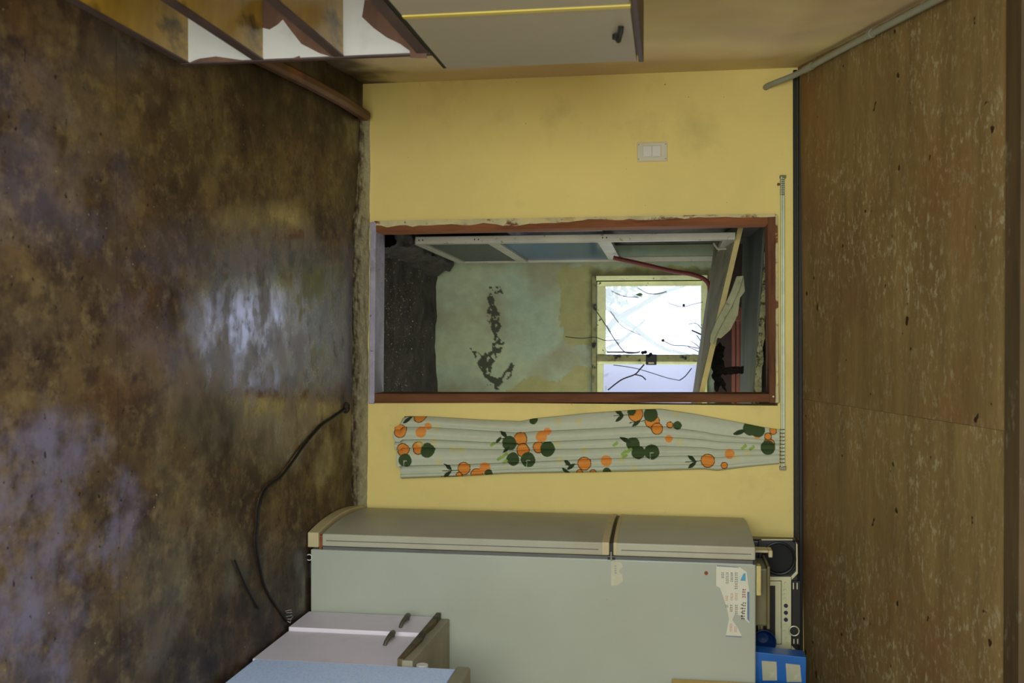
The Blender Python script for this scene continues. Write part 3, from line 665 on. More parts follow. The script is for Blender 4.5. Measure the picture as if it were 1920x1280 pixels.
# curled chunk of plaster
ch = thing('plaster_chunk', 'broken curled chunk of grey plaster resting on the slanted board', 'plaster', (0.0, 5.2, 1.66))
outer = [(-0.2735,1.8019),(-0.2027,1.7763),(-0.1239,1.7403),(-0.0501,1.7016),(0.0158,1.6758),(0.0502,1.6733)]
mid = [(-0.2758,1.8353),(-0.1946,1.8098),(-0.1158,1.7739),(-0.0369,1.7301),(0.0264,1.6992),(0.0634,1.6915)]
inner = [(-0.2679,1.8379),(-0.1996,1.8432),(-0.1682,1.8201),(-0.0842,1.81),(-0.0105,1.7741),(0.0316,1.7277),(0.029,1.7121),(0.0634,1.6915)]
MB().prism(outer + mid[::-1], lambda x, z: (x, 5.16, z), lambda x, z: (x, 5.21, z)).build('rim', 'plaster_piece', ch, bevel=0.003)
MB().prism(mid[:-1] + inner[::-1], lambda x, z: (x, 5.185, z), lambda x, z: (x, 5.2735, z)).build('slab', 'plaster_piece', ch, bevel=0.003)
# red battens and charred bits behind
for i, (z, lab) in enumerate(((1.856, 'lowest of the three reddish roof battens behind the slanted board'), (1.882, 'middle of the three reddish roof battens behind the slanted board'), (1.905, 'topmost of the three reddish roof battens behind the slanted board'))):
    tag(MB().box(-0.15, 1.2, 6.30, 6.33, z - 0.0105, z + 0.0105).build('roof_batten', 'red_batten', None, bevel=0.003), lab, 'batten', 'reddish roof battens')
def ragged(P, amp=0.008, n=5):
    out = []
    for i in range(len(P)):
        a, c = P[i], P[(i + 1) % len(P)]
        for k in range(n):
            t = k / n; x = a[0] + (c[0] - a[0]) * t; z = a[1] + (c[1] - a[1]) * t
            out.append((x + amp * fbm(x, z, 3, 40) * 1.6, z + amp * fbm(x, z, 9, 40) * 1.6))
    return out
def flap(P, y, lab):
    P = ragged(P)
    return tag(MB().prism(P, lambda x, z: (x, y, z), lambda x, z: (x, y + 0.03, z)).build('charred_scrap', 'black_dirt'), lab, 'debris', 'charred scraps under the ceiling')
flap([(0.1009,1.725),(0.0642,1.7549),(0.0916,1.7909),(0.1527,1.7731),(0.2076,1.7941),(0.2506,1.7673),(0.2992,1.7973),(0.3543,1.7914),(0.3056,1.7614),(0.3547,1.7435),(0.2845,1.7253),(0.2081,1.7131)], 6.0, 'ragged black scrap hanging below the plaster chunk')
flap([(0.2043,1.7565),(0.1888,1.8594),(0.1975,1.9092),(0.2305,1.9093),(0.2399,1.8301),(0.2404,1.7625)], 5.9, 'black crosspiece stretching over the reddish battens')
tag(MB().box(-0.12, -0.06, 5.75, 5.80, 1.80, 1.86).build('batten_stub', 'red_batten', None, bevel=0.005), 'short brown stub of batten above the slanted board', 'batten')
# rubble on the back room floor
b = MB(); rnd = random.Random(3)
for i in range(900):
    x = rnd.uniform(-0.40, 0.75); y = 4.97 + abs(rnd.gauss(0, 1)) * 0.55; s = rnd.uniform(0.002, 0.007)
    if y > 6.4: continue
    vs = [Vector((x, y, 0.008 + s * .3)) + Vector((rnd.uniform(-1, 1), rnd.uniform(-1, 1), rnd.uniform(-.5, .8))) * s for _ in range(5)]
    b.add(vs, [(0, 1, 2), (0, 2, 3), (0, 3, 4), (1, 2, 4), (2, 3, 4), (0, 1, 4)])
o = b.build('rubble', 'rubble'); o['kind'] = 'stuff'; o['label'] = 'grit and small rubble strewn over the back room floor'; o['category'] = 'rubble'

# ------------------------------------------------------------------ refrigerator
FY0, FY1, FX0, FXB = 4.06, 4.70, 0.897, 1.60
fr = thing('refrigerator', 'tall two-door white refrigerator seen from its side against the yellow wall', 'refrigerator', (1.2, 4.38, 0))
MB().box(FX0, FXB, FY0, FY1, 0.012, 1.808).build('body', 'fridge_white', fr, bevel=0.006)
MB().box(FX0 - 0.012, FX0, FY0 + 0.004, FY1 - 0.004, 0.06, 1.80).build('gasket', 'gasket', fr)
def fdoor(z0, z1, x0=0.832, bulge=0.022):
    n = 14; P = [(FX0 - 0.014, FY1), (FX0 - 0.014, FY0)]
    for i in range(n + 1):
        y = FY0 + (FY1 - FY0) * i / n; t = 2 * i / n - 1
        P.append((x0 - bulge * (1 - t * t), y))
    return MB().prism(P, lambda x, y: (x, y, z0), lambda x, y: (x, y, z1)).build('door', 'fridge_door', fr, bevel=0.005)
d1 = fdoor(0.062, 1.243); d2 = fdoor(1.258, 1.806)
def dband(z0, z1, par):
    n = 14; x0 = 0.8305; P = [(FX0 - 0.016, FY1 + .0015), (FX0 - 0.016, FY0 - .0015)]
    for i in range(n + 1):
        y = FY0 - .0015 + (FY1 - FY0 + .003) * i / n; t = 2 * i / n - 1; P.append((x0 - 0.0225 * (1 - t * t), y))
    MB().prism(P, lambda x, y: (x, y, z0), lambda x, y: (x, y, z1)).build('end_cap', 'fridge_beige', par, bevel=0.003)
dband(1.213, 1.2425, d1); dband(1.2585, 1.275, d2)
# groove along the door edge, hinge pin, dark joint
MB().box(0.858, 0.861, FY0 - 0.0012, FY0 + .002, 0.08, 1.20).build('edge_line', 'gasket', d1)
MB().box(0.858, 0.861, FY0 - 0.0012, FY0 + .002, 1.29, 1.79).build('edge_line', 'gasket', d2)
MB().box(0.836, FX0, FY0 + 0.01, FY1 - 0.01, 1.243, 1.258).build('door_joint', 'dark_gap', fr)
MB().box(0.866, 0.900, FY0 - 0.006, FY0 + 0.02, 1.247, 1.254).build('hinge', 'spring_metal', fr, bevel=0.001)
MB().box(0.890, 0.898, FY0 - 0.003, FY0 + 0.02, 1.236, 1.266).build('hinge', 'dark_gap', fr)
MB().box(0.884, 0.899, FY0 - 0.002, FY0 + 0.02, 1.796, 1.809).build('hinge', 'dark_gap', fr)
# curved plinth
P = [(FX0 - 0.010, FY1 + .01), (FX0 - 0.010, FY0 - .01)]
for i in range(15):
    y = FY0 - 0.01 + (FY1 - FY0 + .02) * i / 14; t = 2 * i / 14 - 1; P.append((0.826 - 0.028 * (1 - t * t), y))
kp = MB().prism(P, lambda x, y: (x, y, 0.003), lambda x, y: (x, y, 0.050)).build('plinth', 'fridge_beige', fr, bevel=0.004)
MB().box(0.84, FX0, FY0 + 0.004, FY1 - 0.01, 0.049, 0.063).build('plinth_joint', 'rust', fr)
MB().ring((0.93, FY0 - 0.004, 0.008), 0.012, 0.002, ax='Y').build('foot_wire', 'white_plastic', fr)
MB().box(0.96, 1.02, FY0 + .02, FY0 + .07, 0.0, 0.014).build('foot', 'dark_gap', fr); MB().box(1.48, 1.54, FY0 + .02, FY0 + .07, 0.0, 0.014).build('foot', 'dark_gap', fr)
MB().box(0.96, 1.02, FY1 - .07, FY1 - .02, 0.0, 0.014).build('foot', 'dark_gap', fr)

# torn printed notice on the fridge side
NP = [(0.9073,1.6574),(0.9104,1.7466),(0.9281,1.7728),(0.9754,1.779),(1.0021,1.7831),(1.1262,1.7833),(1.1144,1.7692),(1.1004,1.757),(1.0912,1.7287),(1.1165,1.7186),(1.1427,1.7369),(1.1771,1.7552),(1.1778,1.6944),(1.1129,1.7065),(1.0718,1.6983),(1.0267,1.684),(0.994,1.6718),(0.9862,1.6575)]
def notice():
    b = MB().prism(NP, lambda x, z: (x, FY0 - 0.0002, z), lambda x, z: (x, FY0 - 0.0012, z))
    o = tag(b.build('paper_notice', 'label_paper'), 'torn printed price notice stuck to the upper side of the refrigerator', 'notice')
    return o
mat('label_paper', (206, 204, 182), 0.6, 0.03, 12)
mat('ink_grey', (112, 112, 104), 0.7, 0.05, 12); mat('ink_pink', (206, 138, 126), 0.7, 0.05, 12)
mat('ink_black', (58, 46, 46), 0.7, 0.05, 12); mat('ink_red', (160, 60, 84), 0.7, 0.05, 12)
mat('ink_sky', (84, 156, 184), 0.7, 0.05, 12); mat('ink_blue', (100, 124, 156), 0.7, 0.1, 12); mat('ink_bluegrey', (128, 132, 150), 0.7, 0.05, 12)
nt = notice()
def ink(name, mt, quads):
    b = MB()
    for P in quads: b.prism(P, lambda x, z: (x, FY0 - 0.0011, z), lambda x, z: (x, FY0 - 0.0017, z))
    o = b.build(name, mt, nt)
    if len(quads) > 1: o['kind'] = 'stuff'
    return o
S = 0.00211   # metres per picture pixel at the fridge side
def glyphs(P0, P1, n, h, seed, gap=0.25):
    """a run of small illegible characters between two points (x, z)"""
    r = random.Random(seed); out = []
    for i in range(n):
        t = (i + .5) / n; x = P0[0] + (P1[0] - P0[0]) * t; z = P0[1] + (P1[1] - P0[1]) * t
        w = abs(P1[0] - P0[0]) / n * (1 - gap) / 2
        for k in range(2):
            dz = (k - .5) * h * .6 + r.uniform(-.1, .1) * h; ww = w * r.uniform(.6, 1)
            out.append([(x - ww, z + dz - h * .12), (x + ww, z + dz - h * .12), (x + ww, z + dz + h * .12), (x - ww, z + dz + h * .12)])
        xx = x + r.uniform(-.5, .5) * w
        out.append([(xx - w * .2, z - h * .5), (xx + w * .2, z - h * .5), (xx + w * .2, z + h * .5), (xx - w * .2, z + h * .5)])
    return out
g = []
rows = [([(0.9295,1.7335),(0.9978,1.7336)], 8, 1), ([(0.9301,1.7163),(0.9695,1.7163)], 5, 2), ([(0.9307,1.699),(0.9763,1.6991)], 6, 3), ([(0.9314,1.6818),(0.9562,1.6818)], 4, 4),
        ([(1.0558,1.7337),(1.0931,1.7338)], 5, 5), ([(1.0566,1.7145),(1.0856,1.7145)], 4, 6), ([(1.0573,1.6983),(1.0697,1.6983)], 2, 7)]
for (p, n, sd) in rows: g += glyphs(p[0], p[1], n, 0.010, sd)
ink('printed_text', 'ink_grey', g)
g = []
for (p, n, sd) in (([(1.0103,1.7336),(1.0413,1.7337)], 5, 11), ([(1.013,1.7164),(1.042,1.7165)], 4, 12), ([(1.022,1.6972),(1.0428,1.6972)], 3, 13), ([(1.1409,1.7308),(1.1637,1.7309)], 4, 14), ([(1.1292,1.7136),(1.1624,1.7137)], 5, 15)): g += glyphs(p[0], p[1], n, 0.009, sd)
ink('printed_prices', 'ink_pink', g)
g = glyphs(*[(1.0442,1.765),(1.1148,1.7591)], 7, 0.012, 21, 0.35) + glyphs(*[(1.0487,1.7549),(1.1067,1.755)], 4, 0.008, 22, 0.5)
ink('heading_text', 'ink_black', g)
ink('heading_text', 'ink_red', glyphs(*[(0.9926,1.7629),(1.0298,1.7629)], 4, 0.013, 23, 0.2))
ink('picture_print', 'ink_sky', [[(0.9621,1.7487),(0.9347,1.7607),(0.9324,1.7688),(0.9634,1.7689)]])
ink('border_print', 'ink_blue', [[(1.0045,1.775),(1.0042,1.7831),(1.12,1.7833),(1.11,1.7752)]])
ink('border_print', 'ink_bluegrey', [[(0.9062,1.6594),(0.9095,1.7425),(0.9126,1.7425),(0.9104,1.6594)]]); ink('border_print', 'ink_bluegrey', [[(1.1778,1.6944),(1.1792,1.7552),(1.1833,1.7552),(1.1819,1.6944)]])
# remains of a second sticker, and dirt specks
b = MB().prism([(0.9046,1.2505),(0.9075,1.2882),(0.924,1.2966),(0.9415,1.2799),(0.9578,1.2945),(0.983,1.2966),(0.9985,1.2757),(1.0015,1.2506)], lambda x, z: (x, FY0 - 0.0002, z), lambda x, z: (x, FY0 - 0.0009, z))
mat('old_glue', (192, 188, 162), 0.6, 0.08, 20)
gs = tag(b.build('sticker_remnant', 'old_glue'), 'faded scrap of a sticker below the freezer door joint', 'sticker')
b = MB()
for q in glyphs(*[(0.9187,1.2673),(0.9546,1.2673)], 4, 0.008, 31, .4): b.prism(q, lambda x, z: (x, FY0 - 0.0008, z), lambda x, z: (x, FY0 - 0.0013, z))
b.build('printed_text', 'ink_bluegrey', gs)['kind'] = 'stuff'
tag(MB().disc([(0.9382,4.06,1.6188)][0], 0.0075, 0.003, n=10).build('rust_spot', 'rust'), 'round brown rust blister on the refrigerator side near the notice', 'rust spot')

# ------------------------------------------------------------------ on top of the refrigerator
TZ = 1.809
# boombox
bb = thing('boombox', 'black and silver cassette boombox lying on top of the refrigerator', 'stereo', (1.16, 4.52, TZ))
BYF = 4.42
MB().box(0.873, 1.46, BYF, 4.50, TZ + .001, 2.016).build('body', 'boombox_black', bb, bevel=0.012, seg=3)
def bprism(P, d0, d1, name, mt, par=bb, bev=0.0015):
    return MB().prism(P, lambda x, z: (x, BYF - d0, z), lambda x, z: (x, BYF - d1, z)).build(name, mt, par, bevel=bev)
sp = bprism([(0.8744,1.8447),(1.0183,1.845),(1.0135,1.9779),(0.9903,1.9995),(0.8831,1.9992),(0.8701,1.9862)], 0.0, 0.008, 'speaker', 'boombox_black', bev=0.004)
c0 = Vector([(0.948,4.42,1.9299)][0])
MB().ring(c0 + Vector((0, -0.008, 0)), 0.066, 0.006).build('surround', 'boombox_black', sp, smooth=True)
MB().disc(c0 + Vector((0, -0.0075, 0)), 0.061, 0.003, r2=0.055).build('cone', 'speaker_cone', sp)
sp2 = bprism([(1.3399,1.8457),(1.484,1.846),(1.4765,1.9877),(1.4624,2.0007),(1.3549,2.0004),(1.3336,1.9787)], 0.0, 0.008, 'speaker', 'boombox_black', bev=0.004)
c1 = Vector([(1.4077,4.42,1.931)][0])
MB().ring(c1 + Vector((0, -0.008, 0)), 0.066, 0.006).build('surround', 'boombox_black', sp2, smooth=True)
MB().disc(c1 + Vector((0, -0.0075, 0)), 0.061, 0.003, r2=0.055).build('cone', 'speaker_cone', sp2)
bprism([(0.8696,1.8578),(0.8656,1.9862),(0.8701,1.9862),(0.874,1.8578)], 0.002, 0.010, 'chrome_strip', 'boombox_silver')
bprism([(0.8808,1.9992),(0.8851,2.0057),(1.008,2.0071),(1.0357,1.9823),(1.0201,1.9801),(0.9993,1.9995)], 0.001, 0.010, 'chrome_strip', 'boombox_silver')
bprism([(1.3268,1.9808),(1.311,1.9829),(1.3367,2.0079),(1.4464,2.0071),(1.4467,2.0006),(1.3482,2.0004)], 0.001, 0.010, 'chrome_strip', 'boombox_silver')
pn = bprism([(1.0272,1.845),(1.0223,1.9801),(1.3245,1.9808),(1.3309,1.8457)], 0.001, 0.011, 'control_panel', 'boombox_silver')
td = bprism([(1.0427,1.8516),(1.0394,1.941),(1.3062,1.9417),(1.3103,1.8522)], 0.010, 0.0125, 'tape_door_gap', 'dark_gap', pn, 0.0)
bprism([(1.0449,1.8538),(1.0418,1.9389),(1.304,1.9395),(1.308,1.8544)], 0.010, 0.0145, 'tape_door', 'boombox_silver', pn)
bprism([(1.0625,1.8648),(1.0606,1.915),(1.2917,1.9155),(1.294,1.8653)], 0.013, 0.0152, 'tape_window', 'dark_gap', pn, 0.0)
dp = bprism([(1.0402,1.9823),(1.0389,2.0169),(1.3071,2.0176),(1.3087,1.9829)], 0.001, 0.010, 'display', 'dark_gap')
def knob(pt, r, mt, d=0.006, name='button', par=pn):
    p = Vector(pt); p.y = BYF - 0.010
    return MB().disc(p, r, d, r2=r * 0.8, n=16).build(name, mt, par)
for p in [(1.0501,4.42,1.9563),(1.0793,4.42,1.9542),(1.0972,4.42,1.9542),(1.1151,4.42,1.9542),(1.2249,4.42,1.9545),(1.2495,4.42,1.9546),(1.2784,4.42,1.9612),(1.2983,4.42,1.9656)]: knob(p, 0.0065, 'boombox_silver')
for p in [(1.144,4.42,1.9587),(1.1732,4.42,1.9587),(1.2023,4.42,1.9588)]: knob(p, 0.0092, 'navy_button')
kp_ = knob([(1.2457,4.42,1.9915)][0], 0.021, 'boombox_black', 0.012, 'volume_knob', dp)
kc = Vector([(1.2457,4.42,1.9915)][0]); kc.y = BYF - 0.019
MB().ring(kc, 0.0195, 0.0028).build('knob_ring', 'boombox_silver', kp_, smooth=True)
for P in ([(1.0467,1.9866),(1.0465,1.991),(1.0734,1.991),(1.0736,1.9867)], [(1.0461,2.0018),(1.046,2.0061),(1.0728,2.0062),(1.073,2.0019)], [(1.2816,1.9894),(1.2814,1.9937),(1.3015,1.9938),(1.3017,1.9894)], [(1.2809,2.0045),(1.2807,2.0089),(1.3008,2.0089),(1.301,2.0046)]):
    bprism(P, 0.009, 0.0115, 'slot', 'boombox_silver', dp, 0.0)
# odds and ends in front of it
tb = thing('plastic_tub', 'dusty olive plastic tub lying in front of the boombox on the fridge', 'tub', (1.05, 4.2, TZ))
MB().box(0.935, 1.165, 4.16, 4.36, TZ + .001, 1.862).build('tub_body', 'clear_olive', tb, bevel=0.008)
MB().box(0.925, 1.174, 4.15, 4.37, 1.858, 1.870).build('lid', 'clear_olive', tb, bevel=0.004)
tag(MB().box(0.905, 1.02, FY0 + .005, FY0 + .05, TZ + .001, 1.828).build('wood_strip', 'board_edge', None, bevel=0.003), 'short beige strip lying along the fridge top edge by the hinge', 'strip')
bk = thing('beige_bracket', 'small beige bracket standing on the fridge corner before the speaker', 'bracket', (0.88, 4.2, TZ))
MB().box(0.872, 0.882, 4.20, 4.27, TZ + .001, 1.868).build('upright', 'fridge_beige', bk, bevel=0.003)
MB().box(0.872, 0.900, 4.20, 4.27, 1.868, 1.884).build('flange', 'fridge_beige', bk, bevel=0.003)
# blue bowl on edge and blue box
bw_ = thing('blue_bowl', 'dark blue plastic bowl tipped on its side beside the boombox', 'bowl', (1.27, 4.3, TZ))
b = MB(); n = 28
prof = [(r * 0.55, h) for r, h in ((0.0, 0.0), (0.045, 0.004), (0.075, 0.03), (0.088, 0.07), (0.084, 0.07), (0.070, 0.034), (0.04, 0.010), (0, 0.008))]
for i in range(n):
    a = 2 * math.pi * i / n
    for r, h in prof: b.v.append((1.265 + r * math.cos(a), 4.36 - h, TZ + 0.0505 + r * math.sin(a)))
k = len(prof)
for i in range(n):
    for j in range(k - 1): b.f.append((i * k + j, ((i + 1) % n) * k + j, ((i + 1) % n) * k + j + 1, i * k + j + 1))
b.build('bowl_shell', 'blue_plastic', bw_, smooth=True)
MB().ring((1.265, 4.29, TZ + 0.0505), 0.0475, 0.002).build('rim', 'blue_plastic', bw_, smooth=True)
bx = thing('blue_carton', 'bright blue carton with two pale label windows at the fridge end', 'carton', (1.40, 4.2, TZ))
BBY = 4.14
P = [(1.2615,1.8184),(1.2735,2.0059)]
MB().prism([(P[0][0], TZ + .001), (1.52, TZ + .001), (1.54, 2.005), (P[1][0], 2.008)], lambda x, z: (x, BBY, z), lambda x, z: (x, BBY + 0.09, z)).build('box_body', 'blue_card', bx, bevel=0.003)
for q in ([(1.2944,1.837),(1.2958,1.8942),(1.3693,1.8964),(1.3721,1.8412)], [(1.3004,1.9289),(1.304,1.9837),(1.3707,1.99),(1.3737,1.9331)]):
    MB().prism(q, lambda x, z: (x, BBY - 0.0005, z), lambda x, z: (x, BBY - 0.002, z)).build('label_window', 'label_grey', bx)

# ------------------------------------------------------------------ kitchen units along the right wall
gs_ = thing('gas_range_stand', 'low pink-white two-door cabinet with olive top beside the refrigerator', 'cabinet', (1.42, 3.75, 0))
GX = 1.16
MB().box(GX + 0.02, 1.74, 3.455, 4.045, 0.06, 0.548).build('body', 'cabinet_body', gs_, bevel=0.003)
MB().box(GX + 0.06, 1.70, 3.47, 4.03, 0.0, 0.06).build('plinth', 'dark_gap', gs_)
e1 = MB().box(GX - 0.012, GX + 0.008, 3.812, 4.040, 0.012, 0.538).build('door', 'cabinet_pink', gs_, bevel=0.003)
e2 = MB().box(GX + 0.002, GX + 0.022, 3.462, 3.806, 0.012, 0.545).build('door', 'cabinet_pink', gs_, bevel=0.003)
def handle(x, ya, yb, z, par):
    pts = []
    for i in range(13):
        t = i / 12; a = math.pi * t
        pts.append((x - 0.030 * math.sin(a) ** 0.6, ya + (yb - ya) * t, z + 0.014 * math.sin(a)))
    MB().tube(pts, [0.007 + 0.004 * math.sin(math.pi * i / 12) for i in range(13)], 8).build('handle', 'dark_metal', par, smooth=True)
handle(GX - 0.012, 3.985, 3.865, 0.445, e1); handle(GX + 0.002, 3.795, 3.68, 0.435, e2)
MB().prism([(GX - 0.022, 3.452), (1.76, 3.452), (1.76, 4.052), (GX - 0.002, 4.052)], lambda x, y: (x, y, 0.560), lambda x, y: (x, y, 0.600)).build('worktop', 'counter_olive', gs_, bevel=0.004)
MB().prism([(3.455, 0.545), (4.05, 0.548), (4.05, 0.565), (3.9, 0.571), (3.8, 0.564), (3.7, 0.574), (3.455, 0.566)], lambda y, z: (GX - 0.026, y, z), lambda y, z: (GX + 0.05, y, z)).build('edge_band', 'edge_brown', gs_)
tag(MB().tube([(GX + 0.004, 3.50, 0.622), (GX + 0.05, 3.50, 0.622)], 0.021, 14).build('plastic_pot', 'white_plastic', None, bevel=0.002), 'small white plastic pot lying on the low cabinet top', 'pot')
sk = thing('sink_cabinet', 'kitchen sink cabinet with pale blue speckled front nearest the camera', 'cabinet', (1.45, 2.6, 0))
MB().box(GX - 0.004, 1.76, 1.7, 3.445, 0.03, 0.752).build('front_and_body', 'blue_speckle', sk, bevel=0.003)
MB().box(GX + 0.05, 1.74, 1.72, 3.44, 0.0, 0.03).build('plinth', 'dark_gap', sk)
MB().box(GX - 0.014, 1.77, 1.68, 3.449, 0.756, 0.806).build('worktop', 'counter_olive', sk, bevel=0.008)
uc = thing('wall_cupboard', 'yellow wall cupboard hanging before the refrigerator at the right edge', 'cupboard', (1.56, 3.3, 1.484))
CXF = 1.352
MB().box(CXF + 0.018, RX - .005, 2.4, 4.045, 1.484, 2.02).build('body', 'cupboard_yellow', uc, bevel=0.003)
MB().box(CXF, CXF + 0.017, 3.30, 4.047, 1.487, 2.02).build('door', 'cupboard_yellow', uc, bevel=0.003)
MB().box(CXF, CXF + 0.017, 2.40, 3.295, 1.487, 2.02).build('door', 'cupboard_yellow', uc, bevel=0.003)

# ------------------------------------------------------------------ shelf unit and cabinet on the left
SX, SXB, SY0, SY1 = -0.822, -1.11, 1.55, 2.962
su = thing('open_shelf_unit', 'open shelf unit with yellow shelves and peeling white end panel', 'shelf', (-0.96, 2.3, 0))
MB().box(SXB, SX, SY1, SY1 + 0.018, 0.0, 0.785).build('end_panel', 'shelf_white', su, bevel=0.002)
MB().box(SX - 0.001, SX + 0.004, SY1 - 0.002, SY1 + 0.02, 0.0, 0.785).build('edge_strip', 'shelf_edge', su)
MB().box(SXB, SX, SY0 - 0.018, SY0, 0.0, 0.785).build('end_panel', 'shelf_white', su, bevel=0.002)
MB().box(SXB - 0.006, SXB, SY0, SY1, 0.0, 0.785).build('back_panel', 'shelf_yellow', su)
for z0, z1 in ((0.004, 0.022), (0.236, 0.262), (0.490, 0.514), (0.745, 0.775)):
    s = MB().box(SXB, SX - 0.003, SY0, SY1, z0, z1).build('shelf_board', 'shelf_yellow', su)
    MB().box(SX - 0.003, SX + 0.002, SY0, SY1, z0 - 0.004, z1 + 0.002).build('edge_strip', 'shelf_edge', s)
def peel(P):
    return MB().prism(P, lambda x, z: (x, SY1 - 0.0035, z), lambda x, z: (x, SY1 - 0.0005, z)).build('peeled_veneer', 'veneer_brown', su)
peel([(-0.824,0.0318),(-0.8326,0.0613),(-0.837,0.1129),(-0.8265,0.1728),(-0.818,0.2239)])
peel([(-1.0012,0.2583),(-0.9176,0.2632),(-0.9118,0.2834),(-0.9251,0.3087),(-0.9404,0.3256),(-0.9172,0.3424),(-0.8642,0.3841),(-0.8331,0.4424),(-0.8185,0.4889),(-0.8177,0.5087),(-0.8476,0.4757),(-0.9316,0.3759),(-0.9988,0.3089)])
peel([(-0.818,0.3422),(-0.8277,0.3791),(-0.8181,0.379)])
peel([(-0.9854,0.5814),(-0.9352,0.5731),(-0.9021,0.6075),(-0.8719,0.6482),(-0.8513,0.6888),(-0.8296,0.718),(-0.8091,0.7212),(-0.8055,0.7696),(-0.8353,0.7696),(-0.9008,0.7051),(-0.9829,0.6321)])
# upper cabinet with grey doors
uc2 = thing('grey_cabinet', 'grey two-door cabinet standing on the open shelf unit', 'cabinet', (-0.96, 2.3, 0.785))
MB().box(SXB, SX - 0.002, SY0, 3.098, 0.787, 1.398).build('body', 'cabinet_grey', uc2, bevel=0.003)
MB().box(SXB, SX + 0.016, SY0, 3.104, 1.385, 1.400).build('top_board', 'shelf_edge', uc2, bevel=0.002)
g1 = MB().box(SX, SX + 0.014, 2.585, 3.098, 0.800, 1.380).build('door', 'cabinet_grey', uc2, bevel=0.002)
g2 = MB().box(SX, SX + 0.014, 1.95, 2.560, 0.800, 1.380).build('door', 'cabinet_grey', uc2, bevel=0.002)
MB().box(SX, SX + 0.017, 2.561, 2.584, 0.800, 1.382).build('centre_strip', 'cabinet_strip', uc2, bevel=0.002)
MB().box(SX - 0.002, SX + 0.010, SY0, 3.108, 0.7865, 0.799).build('bottom_edge', 'dark_gap', uc2)
hk = MB().tube([(SX + 0.014, 2.735, 1.350), (SX + 0.030, 2.74, 1.348), (SX + 0.034, 2.80, 1.340), (SX + 0.014, 2.815, 1.338)], 0.0075, 8).build('handle', 'dark_gap', g1, bevel=0.0)
MB().disc((SX + 0.030, 2.80, 1.335), 0.012, 0.012, ax='X', n=12).build('handle_knob', 'dark_gap', hk)

# red-brown board lying along the foot of the left wall
pts = [((-1.060, 4.775), (-1.012, 4.775)), ((-1.055, 4.4), (-1.006, 4.4)), ((-1.035, 4.0), (-0.985, 4.0)), ((-1.005, 3.55), (-0.955, 3.55)), ((-0.985, 3.2), (-0.935, 3.2))]
b = MB(); prof_n = 8
for (a, c) in pts:
    cx = (a[0] + c[0]) / 2; wx = (c[0] - a[0]) / 2; y = a[1]
    for j in range(prof_n):
        q = 2 * math.pi * (j + .5) / prof_n; sx = max(-1, min(1, 1.25 * math.cos(q))); sz = max(-1, min(1, 1.25 * math.sin(q)))
        b.v.append((cx + wx * sx, y, 0.032 + 0.026 * sz))
for i in range(len(pts) - 1):
    for j in range(prof_n): b.f.append((i * prof_n + j, i * prof_n + (j + 1) % prof_n, (i + 1) * prof_n + (j + 1) % prof_n, (i + 1) * prof_n + j))
b.f.append(tuple(range(prof_n))[::-1]); b.f.append(tuple(range(4 * prof_n, 5 * prof_n)))
tag(b.build('wooden_board', 'board_red', None, bevel=0.003), 'worn red-brown wooden board lying along the left wall foot', 'board')

# ------------------------------------------------------------------ on the back wall
sw = thing('light_switch', 'cream double light switch on the yellow wall', 'switch', W(-0.835, 0.0, 1.326))
pl = MB().box(-0.880, -0.791, 0.0, 0.009, 1.326, 1.464, W).build('plate', 'switch_plastic', sw, bevel=0.003)
MB().box(-0.865, -0.810, 0.008, 0.011, 1.350, 1.438, W).build('rocker_frame', 'switch_plastic', sw, bevel=0.001)
MB().box(-0.862, -0.813, 0.009, 0.015, 1.353, 1.393, W).build('rocker', 'white_plastic', sw, bevel=0.002)
MB().box(-0.862, -0.813, 0.009, 0.015, 1.395, 1.435, W).build('rocker', 'white_plastic', sw, bevel=0.002)
for s, z in ((-0.870, 1.457), (-0.802, 1.457), (-0.870, 1.333), (-0.802, 1.333)): MB().disc(W(s, 0.009, z), 0.0028, 0.0012, n=10).build('screw_head', 'screw', pl)

# curtain rail with spring hooks
rl = thing('curtain_rail', 'thin pale metal curtain rail above the doorway', 'curtain rail', W(-0.04, 0.02, 1.97))
MB().box(-0.704, 0.615, 0.008, 0.024, 1.974, 1.981, W).build('rail_lip', 'rail_metal', rl, bevel=0.001)
MB().box(-0.704, 0.615, 0.004, 0.018, 1.981, 1.992, W).build('rail_body', 'rail_metal', rl, bevel=0.002)
for i in range(9): MB().ring(W(-0.690 + 0.0085 * i, 0.016, 1.981), 0.0085, 0.0018, n=14, k=6, ax='X').build('hook', 'spring_metal', rl)
for i in range(10): MB().ring(W(0.440 + 0.0165 * i, 0.018, 1.979), 0.0095, 0.0019, n=14, k=6, ax='X').build('hook', 'spring_metal', rl)
MB().box(-0.712, -0.698, 0.0, 0.02, 1.970, 1.998, W).build('end_cap', 'dirty_green_paint', rl, bevel=0.002)
MB().box(0.605, 0.622, 0.0, 0.024, 1.968, 1.996, W).build('end_cap', 'spring_metal', rl, bevel=0.002)
MB().disc(W(-0.672, 0.0, 1.966), 0.007, 0.006, n=8).build('nail', 'rust', rl)

